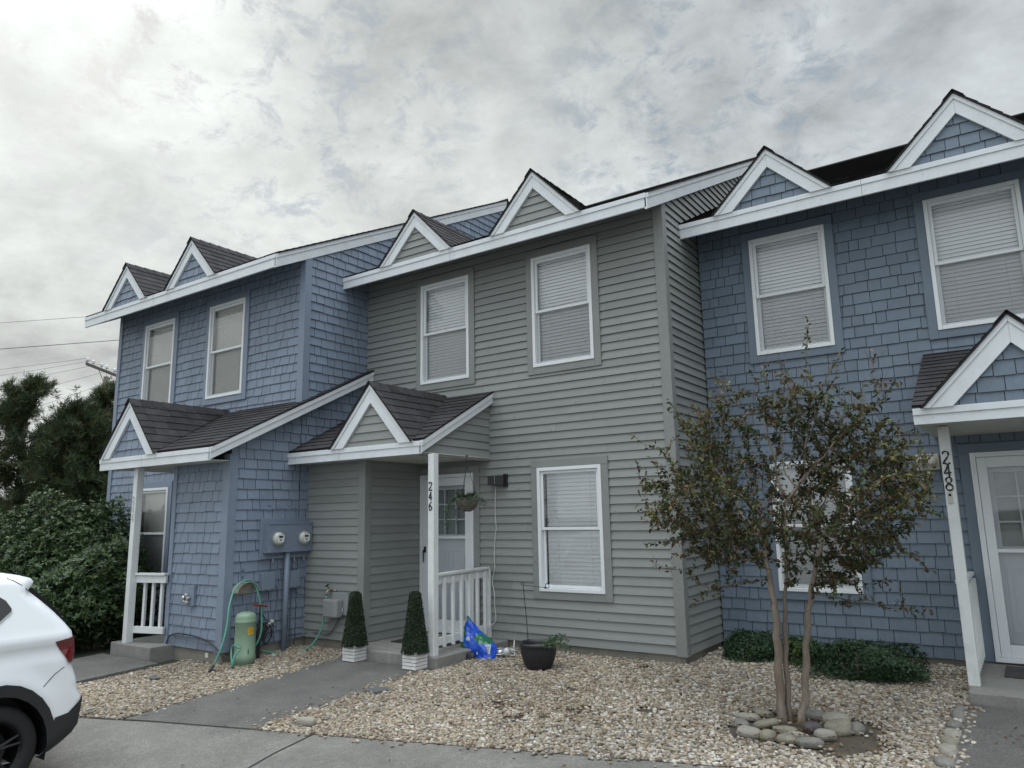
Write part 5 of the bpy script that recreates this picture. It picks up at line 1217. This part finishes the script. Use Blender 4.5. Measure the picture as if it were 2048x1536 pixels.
# ================================================================== WALL LAMPS, CORD, BASKET
t = thing('flood_lamp', (-2.43, -.03, 2.15), 'black rectangular flood lamp on the grey wall right of the door', 'wall lamp')
q = MB(); q.box(-2.36, -2.30, -.05, -.018, 2.14, 2.31); q.build('mount', mBlack, t, bevel=.004)
q = MB(); q.hexa([(-2.55, -.13, 2.17), (-2.32, -.10, 2.15), (-2.32, -.03, 2.15), (-2.55, -.04, 2.17), (-2.55, -.13, 2.29), (-2.32, -.10, 2.29), (-2.32, -.03, 2.29), (-2.55, -.04, 2.29)]); q.build('lamp_head', mBlack, t, bevel=.008)
q = MB(); q.box(-2.445, -2.44, -.119, -.114, 2.18, 2.28); q.build('lamp_seam', mMetRing, t)
mCordW = mat('white_cord', (.55, .56, .55), .5)
P = [(-2.487, -.035, 2.15), (-2.50, -.03, 1.95), (-2.505, -.028, 1.75), (-2.492, -.028, 1.62), (-2.51, -.03, 1.5), (-2.53, -.028, 1.25), (-2.525, -.03, 1.1), (-2.565, -.03, .95), (-2.535, -.03, .80), (-2.532, -.03, .65), (-2.52, -.03, .47), (-2.60, -.06, .37), (-2.58, -.12, .26)]
cable('lamp_cord', P, .0055, mCordW, 'white cord hanging from the black flood lamp down the grey wall', 'cord')
t = thing('flood_lamp', (2.40, 1.08, 2.2), 'cream twin wall lamp on the blue wall half hidden by the tree and post', 'wall lamp')
mCream = mat('cream_plastic', (.42, .41, .36), .5, .1)
q = MB(); q.box(2.28, 2.50, 1.06, 1.115, 2.16, 2.33); q.build('mount', mCream, t, bevel=.008)
for x in (2.34, 2.44):
    q = MB(); q.lathe([(0, -.10), (.035, -.10), (.048, -.085), (.04, -.02), (.02, 0)], (x, 1.06, 2.25), 16, 'y'); q.build('lamp_head', mCream, t, smooth=True)
# hanging basket
BX, BY, BZ = -2.40, -.75, 1.93
t = thing('hanging_basket', (BX, BY, BZ), 'wicker basket of trailing plants hanging from the porch ceiling before door 246', 'hanging basket')
mWick = mat('wicker', (.13, .115, .095), .8, .3, 20)
q = MB()
for i in range(11):
    u = i / 10; r = .135 * math.sqrt(max(0, 1 - (1 - u) ** 2 * .88)); z = BZ - .09 + .14 * u; q.tube([(BX + r * math.cos(a) * (1 + .03 * math.sin(a * 9 + i * 3)), BY + r * math.sin(a), z + .006 * math.sin(a * 9 + i * 3)) for a in np.linspace(0, 6.2832, 37)], .0075, 5)
for k in range(14):
    a = k * .449; q.tube([(BX + .138 * math.sqrt(max(0, 1 - (1 - u) ** 2 * .88)) * math.cos(a), BY + .138 * math.sqrt(max(0, 1 - (1 - u) ** 2 * .88)) * math.sin(a), BZ - .09 + .14 * u) for u in (0, .2, .5, 1)], .005, 5)
q.lathe([(0, -.075), (.09, -.06), (.12, .0), (.125, .04), (0, .04)], (BX, BY, BZ), 16, tone=.5); q.build('basket', mWick, t)
q = MB(); top = V(BX, BY, 2.40)
for k in range(3): a = k * 2.094 + .6; q.tube([top, (BX + .135 * math.cos(a), BY + .135 * math.sin(a), BZ + .05)], .0025, 5)
q.tube([top, (BX, BY, 2.515)], .003, 5); q.lathe([(0, 0), (.012, .0), (.012, .02), (0, .02)], (BX, BY, 2.495), 10); q.build('hanger_wire', mBlk, t)
rg = np.random.RandomState(8); pos = []; dr = []; cc = []
for s_ in range(34):
    a = rg.rand() * 6.283 if s_ < 22 else rg.uniform(2.6, 4.2); L = rg.uniform(.05, .16) if s_ < 22 else rg.uniform(.14, .34); p = np.array([BX + .12 * math.cos(a), BY + .12 * math.sin(a), BZ + .06])
    d = np.array([math.cos(a) * .6, math.sin(a) * .6, .25])
    for k in range(int(L / .008) + 3):
        d = d + np.array([0, 0, -.13]); d = d / np.linalg.norm(d); p = p + d * .01; 
        for _ in range(2): pos.append(p + rg.normal(0, .008, 3)); dr.append(rg.normal(0, 1, 3)); cc.append([.055, .085, .055] if s_ < 22 else [.09, .13, .085])
pos = np.array(pos); k = len(pos); leaves('trailing_leaves', pos, np.array(dr), rg.normal(0, 1, (k, 3)), rg.uniform(.014, .026, k), rg.uniform(.007, .013, k), mShrub, np.array(cc) * rg.uniform(.6, 1.3, (k, 1)), t)
k = 90; a = rg.rand(k) * 6.283; r = rg.rand(k) * .09; pos = np.stack([BX + r * np.cos(a), BY + r * np.sin(a), BZ + .04 + 0 * r], 1); dr = np.stack([np.cos(a) * .7, np.sin(a) * .7, rg.uniform(.5, 1.5, k)], 1)
leaves('upright_leaves', pos, dr, rg.normal(0, 1, (k, 3)), rg.uniform(.08, .16, k), rg.uniform(.012, .022, k), mShrub, np.array([.045, .07, .04]) * rg.uniform(.6, 1.3, (k, 1)), t)

# ================================================================== POT, BAG, CORDS, SHOES
PX, PY = -1.33, -.88; pz = gz(PX, PY) - .01; KP = .83
t = thing('black_planter', (PX, PY, pz), 'black ribbed plant pot standing on the gravel under the grey house window', 'plant pot')
mPot = mat('black_pot', (.017, .018, .022), .42, .1)
rib = lambda a, h: 1 + (.022 * (abs(math.sin(a * 22)) - .5) if .02 < h < .27 else 0)
sc3 = lambda P_: [(a_ * KP * 1.03, b_ * KP * 1.14) for a_, b_ in P_]
q = MB(); q.lathe(sc3([(0, .005), (.140, .0), (.146, .015), (.175, .06), (.200, .12), (.220, .19), (.228, .268)]), (PX, PY, pz), 176, rfun=rib); q.build('pot_wall', mPot, t, smooth=False)
q = MB(); q.lathe(sc3([(.224, .262), (.240, .266), (.243, .30), (.234, .312), (.218, .308), (.214, .27), (.21, .24)]), (PX, PY, pz), 48); q.build('rim', mPot, t, smooth=True)
q = MB(); q.lathe(sc3([(0, .262), (.10, .266), (.213, .255)]), (PX, PY, pz), 24); q.build('soil', mSoil, t)
rg = np.random.RandomState(4); pos = []; dr = []; st = MB()
for s_ in range(15):
    a = rg.uniform(-1.2, 1.6); p = np.array([PX + .06 + .05 * math.cos(a), PY + .05 * math.sin(a), pz + .25]); d = np.array([math.cos(a) * .8 + .15, math.sin(a) * .5, rg.uniform(.5, 1.2)]); P = [V(*p)]
    for k in range(rg.randint(8, 17)):
        d = d + np.array([.02, 0, -.10]); d = d / np.linalg.norm(d); p = p + d * .018; P.append(V(*p))
        for _ in range(3): pos.append(p + rg.normal(0, .008, 3)); dr.append(d * .4 + rg.normal(0, .7, 3))
    st.tube(P, .0028, 4)
pos = np.array(pos); k = len(pos); leaves('foliage', pos, np.array(dr), rg.normal(0, .5, (k, 3)) + [0, 0, 1], rg.uniform(.022, .042, k), rg.uniform(.012, .02, k), mShrub, np.array([.055, .095, .05]) * rg.uniform(.6, 1.4, (k, 1)), t); st.build('stems', mTwig, t)
HX = -1.452
t = thing('plant_hook', (HX, -.88, pz + .2), 'thin black metal hook stuck in the black plant pot', 'garden hook')
q = MB(); q.tube([(HX, -.88, pz + .17), (HX - .03, -.88, .70), (HX - .062, -.88, 1.0)], .0045, 6); q.build('stake', mBlk, t)
HZ = 1.0; q = MB(); q.tube([(HX - .065 + .018 * math.cos(a), -.88, HZ + .018 + .018 * math.sin(a)) for a in np.linspace(-1.2, 4.6, 14)], .0042, 6); q.tube([(HX - .055, -.88, HZ + .005), (HX + .09, -.875, HZ - .005), (HX + .23, -.87, HZ - .012)], .004, 6); q.tube([(HX + .25 + .024 * math.cos(a), -.87, HZ + .006 + .024 * math.sin(a)) for a in np.linspace(-2.2, 3.4, 14)], .0042, 6); q.lathe([(0, -.016), (.016, 0), (0, .016)], (HX + .225, -.87, HZ - .012), 8); q.build('hook_arm', mBlk, t)

# crumpled bag
def bag():
    rg = np.random.RandomState(12); cx_, cy_ = -2.30, -.64; g = gz(cx_, cy_) - .005
    t = thing('soil_bag', (cx_, cy_, g), 'crumpled blue and green plastic bag of potting soil leaning by the railing', 'bag')
    mBag = bpy.data.materials.new('bag_plastic'); mBag.use_nodes = True; N = mBag.node_tree.nodes; L = mBag.node_tree.links; b = N['Principled BSDF']; b.inputs['Roughness'].default_value = .28; b.inputs['Coat Weight'].default_value = .3
    a = N.new('ShaderNodeAttribute'); a.attribute_name = 'tone'; L.new(a.outputs['Color'], b.inputs['Base Color'])
    nu, nv = 64, 44; vs = []; ts = []; k1 = rg.normal(0, 1, (12, 3)); ph = rg.rand(12) * 6
    for j in range(nv + 1):
        v = j / nv
        for i in range(nu):
            a_ = 2 * math.pi * i / nu; ca_, sa_ = math.cos(a_), math.sin(a_)
            lean = -.13 * v ** 1.5; wx = .205 * (1 - max(0, v - .35) ** 1.25 * 1.42) + .02; wy_ = .115 * (1 - v ** 1.8) + .022
            x = wx * math.copysign(abs(ca_) ** .75, ca_) + lean; y = wy_ * math.copysign(abs(sa_) ** .8, sa_); z = .385 * v * (1 - .20 * ca_ * v)
            p = np.array([x, y, z]); f = 0
            for q_ in range(12): f += abs(math.sin((k1[q_] * 13 * (1 + q_ * .10)) @ p + ph[q_])) / (1 + q_ * .25)
            f = (f - 3.6) * .011; x += ca_ * f * 1.2; y += sa_ * f * 1.5; z += f * .4 * v
            vs.append((cx_ + x, cy_ + y, g + z))
            blue = (.010, .075, .52); green = (.012, .14, .055); pick = blue
            w_ = x + .12 * v + .02 * math.sin(z * 40)
            if w_ < -.13 + .06 * v: pick = green
            if .17 < z < .27 and x > -.05 + .25 * (z - .17): pick = green if math.sin(x * 30 + z * 60) > -.5 else blue
            ts.append(pick)
    fs = [(j * nu + i, j * nu + (i + 1) % nu, (j + 1) * nu + (i + 1) % nu, (j + 1) * nu + i) for j in range(nv) for i in range(nu)]
    mb = MB(); mb.v = vs; mb.f = fs + [tuple(range(nu))[::-1], tuple(range(nv * nu, nv * nu + nu))]; mb.t = ts; mb.mi = [0] * len(mb.f)
    o = mb.build('bag_body', mBag, t, smooth=True); o.data.validate()
    q = MB(); y = cy_ - .128; 
    def P(x, z): return (cx_ + x, y + .35 * max(0, z - .05) * .5 + abs(x - .06) * .28 - .004, g + z)
    q.hexa([P(.03, .055), P(.20, .07), tuple(V(*P(.20, .07)) + V(0, .004, 0)), tuple(V(*P(.03, .055)) + V(0, .004, 0)), P(.035, .165), P(.205, .175), tuple(V(*P(.205, .175)) + V(0, .004, 0)), tuple(V(*P(.035, .165)) + V(0, .004, 0))]); lb = q.build('white_label', mat('bag_label', (.50, .56, .66), .35, .1, 30), t)
    mI = mat('label_dark', (.03, .06, .10), .5); q = MB(); 
    q.prism([(V(*P(.045, .10)) + V(0, -.002, 0)), (V(*P(.085, .10)) + V(0, -.002, 0)), (V(*P(.065, .135)) + V(0, -.002, 0))], (0, -.001, 0))
    for k in range(4):
        z = .085 + k * .018; q.beam(V(*P(.11, z)) + V(0, -.002, 0), V(*P(.19, z)) + V(0, -.002, 0), (0, 0, .004), (0, .001, 0))
    q.build('label_print', mI, lb)
    q = MB(); c = V(cx_ - .10, cy_ - .112, g + .215); q.lathe([(0, -.004), (.028, -.003), (.03, 0)], c, 10, 'y'); q.build('round_sticker', mWhiteLab, t)
bag()
t = thing('black_shoe', (-2.36, -.82, .13), 'worn black shoe lying at the foot of the blue bag', 'shoe')
mShoe = mat('shoe_black', (.02, .02, .022), .5, .3, 20)
q = MB(); 
for (z, sx, sy) in ((0, .13, .048), (.02, .132, .05)): pass
q.lathe([(0, .0), (1, .0), (1.03, .012), (1, .022), (0, .022)], (0, 0, 0), 28); q.v = [(-2.36 + x * .13 * (1 + .0 * y), -.83 + y * .048 * (1.0 + .25 * (x < -.2)), .125 + z) for x, y, z in q.v]; q.build('sole', mBlk, t, smooth=False)
q = MB(); q.lathe([(.96, .0), (.95, .025), (.85, .05), (.62, .062), (.55, .045), (.5, .02), (0, .01)], (0, 0, 0), 28); q.v = [(-2.36 + x * .125, -.83 + y * .045, .147 + z * (1 + .35 * x)) for x, y, z in q.v]; q.build('upper', mShoe, t, smooth=True)
t = thing('cord_pile', (-2.12, -.42, .14), 'heap of white cords and a small spotlight on the gravel beside the bag', 'cords')
rg = random.Random(3)
for i in range(7):
    c = V(-2.13 + rg.uniform(-.10, .13), -.50 + rg.uniform(-.10, .10), .165); a0_ = rg.random() * 6; rx_, ry_ = rg.uniform(.05, .14), rg.uniform(.03, .08)
    cable('cord', [c + V(rx_ * math.cos(a0_ + k * .75), ry_ * math.sin(a0_ + k * .75), .012 * math.sin(k * 1.9 + i) + .006 * i) for k in range(9)], .0065, mCordW, None, None, None, t, 6, 3)
q = MB(); q.lathe([(0, -.05), (.03, -.045), (.035, .0), (.05, .04), (.045, .05), (0, .035)], (-2.05, -.58, .20), 16, 'y'); q.build('spotlight', mSil, t, smooth=True)
q = MB(); q.tube([(-1.98, -.55, .16), (-1.97, -.58, .22), (-1.96, -.60, .245)], [.035, .04, .02], 10); q.build('white_plug', mCordW, t, smooth=True); q = MB(); q.tube([(-2.06, -.30, .15), (-2.05, -.3, .30)], [.02, .004], 6); q.build('ground_spike', mCordW, t, smooth=True)

# ================================================================== STONES
def rock(name, x, y, z, sx, sy, sz, rot, seed, c, label, cat, group):
    rg = np.random.RandomState(seed); bm = bmesh.new(); bmesh.ops.create_icosphere(bm, subdivisions=4, radius=1)
    k = rg.normal(0, 1.5, (6, 3)); ph = rg.rand(6) * 6
    me = bpy.data.meshes.new(name)
    for v in bm.verts:
        p = np.array(v.co[:]); d = 1 + .09 * math.fsum(math.sin(k[i] @ p + ph[i]) for i in range(6)) / 1.5 + .012 * math.sin(p[0] * 9 + seed) * math.sin(p[1] * 8)
        q = v.co * d; q = Vector((math.copysign(abs(q.x) ** .78, q.x) * sx, math.copysign(abs(q.y) ** .8, q.y) * sy, math.copysign(abs(q.z) ** .85, q.z) * sz)); v.co = q
    bm.to_mesh(me); bm.free(); me.shade_smooth(); me.materials.append(c)
    o = bpy.data.objects.new(name, me); o.location = (x, y, z); o.rotation_euler = (rg.normal(0, .12), rg.normal(0, .12), rot); col.objects.link(o); return tag(o, label, cat, group)
mRk = [mat('river_stone_%s' % n, c, .75, .3, 7, .7, 26, grime=.75, speck=.25, gcol=g_, gscale=14, stretch=(1, 1, 3)) for n, c, g_ in (('tan', (.20, .185, .145), (.10, .09, .07)), ('grey', (.17, .165, .15), (.09, .09, .08)), ('pale', (.26, .245, .21), (.13, .115, .09)), ('dark', (.075, .065, .07), (.05, .045, .05)))]
ring = [(1.27, -2.02, .115, .07, .055, .3, 2, 'tan and white banded stone, leftmost of the front of the ring'), (1.43, -2.05, .085, .065, .065, 1.2, 0, 'rounded tan stone at the front of the ring, second from its left'), (1.565, -2.06, .10, .068, .05, -.2, 0, 'flat tan stone in the front row of the ring, third from its left'),
        (1.735, -2.05, .115, .072, .055, .05, 1, 'largest flat grey stone at the very front of the ring'), (1.81, -1.83, .09, .085, .07, .6, 2, 'blocky pale stone at the front right of the ring with brown veins'), (1.87, -1.62, .12, .10, .075, .2, 0, 'broad tan stone on the right side of the ring, before the outermost one'),
        (1.99, -1.55, .085, .075, .055, .9, 1, 'outermost round grey stone on the right of the ring'), (1.78, -1.38, .13, .09, .065, -.3, 2, 'long pale stone at the back right of the ring'), (1.60, -1.30, .13, .08, .055, .1, 1, 'wide grey stone at the back of the ring behind the right trunk'),
        (1.36, -1.33, .10, .07, .05, .3, 2, 'pale stone at the back left of the ring behind the left trunk'), (1.22, -1.46, .10, .065, .045, -.4, 0, 'tan stone on the back left edge of the ring'), (1.13, -1.62, .12, .07, .045, .2, 2, 'pale flat stone on the left edge of the ring'),
        (1.12, -1.82, .11, .07, .045, -.5, 1, 'grey stone at the far left of the ring, behind the banded one'), (1.32, -1.74, .12, .08, .05, .5, 0, 'tan stone inside the ring, left of the trunks'), (1.60, -1.90, .10, .05, .04, .1, 2, 'small white banded stone just behind the front row'),
        (1.50, -1.82, .115, .06, .045, -.15, 0, 'flat tan stone in front of the trunks, inside the ring'), (1.68, -1.68, .085, .065, .055, .7, 3, 'single dark purplish stone inside the ring beside the right trunk'), (1.60, -2.24, .055, .045, .03, .4, 0, 'small olive stone lying in front of the ring on the soil')]
for i, (x, y, sx, sy, sz, rot, mi, lab) in enumerate(ring): rock('ring_stone', 1.53 + (x - 1.53) * .93, -1.68 + (y + 1.68) * .93, gz(x, y) + sz * .3, sx * .84, sy * .80, sz * .74, rot, 100 + i, mRk[mi], lab, 'stone', 'ring of stones round the tree')
edge_ = [(2.55, -.60, .05, .10, .04, 1, 'flat grey slab stone nearest the right porch along the walkway'), (2.55, -.86, .055, .10, .05, 1, 'grey stone second from the porch along the right walkway'), (2.54, -1.12, .06, .12, .05, 1, 'long grey stone third from the porch along the right walkway'),
         (2.55, -1.36, .07, .09, .05, 2, 'pale streaked stone in the middle of the walkway edging'), (2.54, -1.57, .07, .09, .06, 0, 'yellowish tan stone in the walkway edging, above the banded one'), (2.555, -1.77, .075, .10, .065, 2, 'white and brown banded stone in the walkway edging'), (2.55, -2.0, .08, .11, .06, 1, 'bluish grey stone in the walkway edging at the bottom of the picture'), (2.53, -2.22, .07, .09, .05, 0, 'brown stone, last of the walkway edging towards the parking lot')]
for i, (x, y, sx, sy, sz, mi, lab) in enumerate(edge_): rock('edging_stone', x + .02, y, gz(x, y) + .006, sx * .85, sy * .92, sz * .75, .2 * math.sin(i * 2), 200 + i, mRk[mi], lab, 'stone', 'stones edging the right walkway')
q = MB(); q.prism([(-2.36, -2.46, gz(0, -2.46) + .012), (-2.20, -2.45, gz(0, -2.45) + .012), (-2.15, -2.30, gz(0, -2.30) + .012), (-2.22, -2.27, gz(0, -2.27) + .012), (-2.38, -2.33, gz(0, -2.33) + .012)], (0, 0, .016)); tag(q.build('slate_piece', mat('slate', (.085, .088, .095), .7, .2, 8), None), 'broken piece of dark slate at the walkway edge on the gravel', 'slate')
q = MB(); q.prism([(-5.06, -3.17, gz(0, -3.17) + .018), (-4.90, -3.15, gz(0, -3.15) + .018), (-4.88, -3.08, gz(0, -3.08) + .018), (-5.05, -3.07, gz(0, -3.07) + .018)], (0, 0, .012)); tag(q.build('slate_piece', MATS['slate'], None), 'dark slate piece lying in the gravel left of the walkway', 'slate')
rock('loose_stone', -2.05, -3.42, gz(0, -3.42) + .03, .085, .06, .045, .2, 300, mRk[2], 'large pale stone alone at the corner of gravel and walkway', 'stone', None)
# ================================================================== LEAF LITTER
def litter():
    rg = np.random.RandomState(77); P = []
    for (cx_, cy_, r_, n) in ((1.66, -1.78, .55, 300), (1.3, -1.2, .9, 120), (-.9, -2.2, .3, 70), (-.3, -2.1, .35, 70), (-.5, -1.6, .3, 40), (1.6, .0, .9, 140), (2.45, .6, .3, 60), (-3.0, -1.6, .5, 10), (-.3, -.3, .4, 40), (-2.2, -3.5, .3, 20), (0, -2.5, 2.2, 90), (-4.7, -2.6, .8, 40), (3.0, -1.3, .5, 20), (-2.9, -3.2, .8, 14), (-1.5, -4.6, 1.5, 16), (-4.6, -1.3, .5, 40)):
        P.append(np.column_stack([rg.normal(cx_, r_ * .5, n), rg.normal(cy_, r_ * .5, n)]))
    P = np.concatenate(P); P = P[(P[:, 1] < 1.0) & ~((P[:, 0] > -6.1) & (P[:, 0] < -3.9) & (P[:, 1] > -1.0)) & ~((P[:, 0] < 0.02) & (P[:, 1] > -.03))]
    k = len(P); walk = ((P[:, 0] < -2.42) & (P[:, 0] > -3.8)) | (P[:, 0] > 2.62) | (P[:, 1] < -4.09 + .272 * (P[:, 0] + 3.75))
    slab_ = (P[:, 0] > -3.8) & (P[:, 0] < -2.34) & (P[:, 1] > -1.395)
    z = gzv(P[:, 0], P[:, 1]) + np.where(walk, .02, .034); z = np.where(slab_, .247, z)
    pos = np.column_stack([P, z]); c = np.array([(.16, .08, .035), (.10, .055, .03), (.22, .13, .05), (.07, .04, .025), (.20, .17, .05)])[rg.randint(0, 5, k)]
    o = leaves('leaf_litter', pos, np.column_stack([rg.normal(0, 1, (k, 2)), np.zeros(k)]), np.tile([0, 0, 1.], (k, 1)) + rg.normal(0, .25, (k, 3)), rg.uniform(.022, .045, k), rg.uniform(.012, .022, k), mLeaf, c * .7)
    tag(o, 'small brown fallen leaves scattered over the pebbles and bare soil', 'leaves', kind='stuff')
litter()
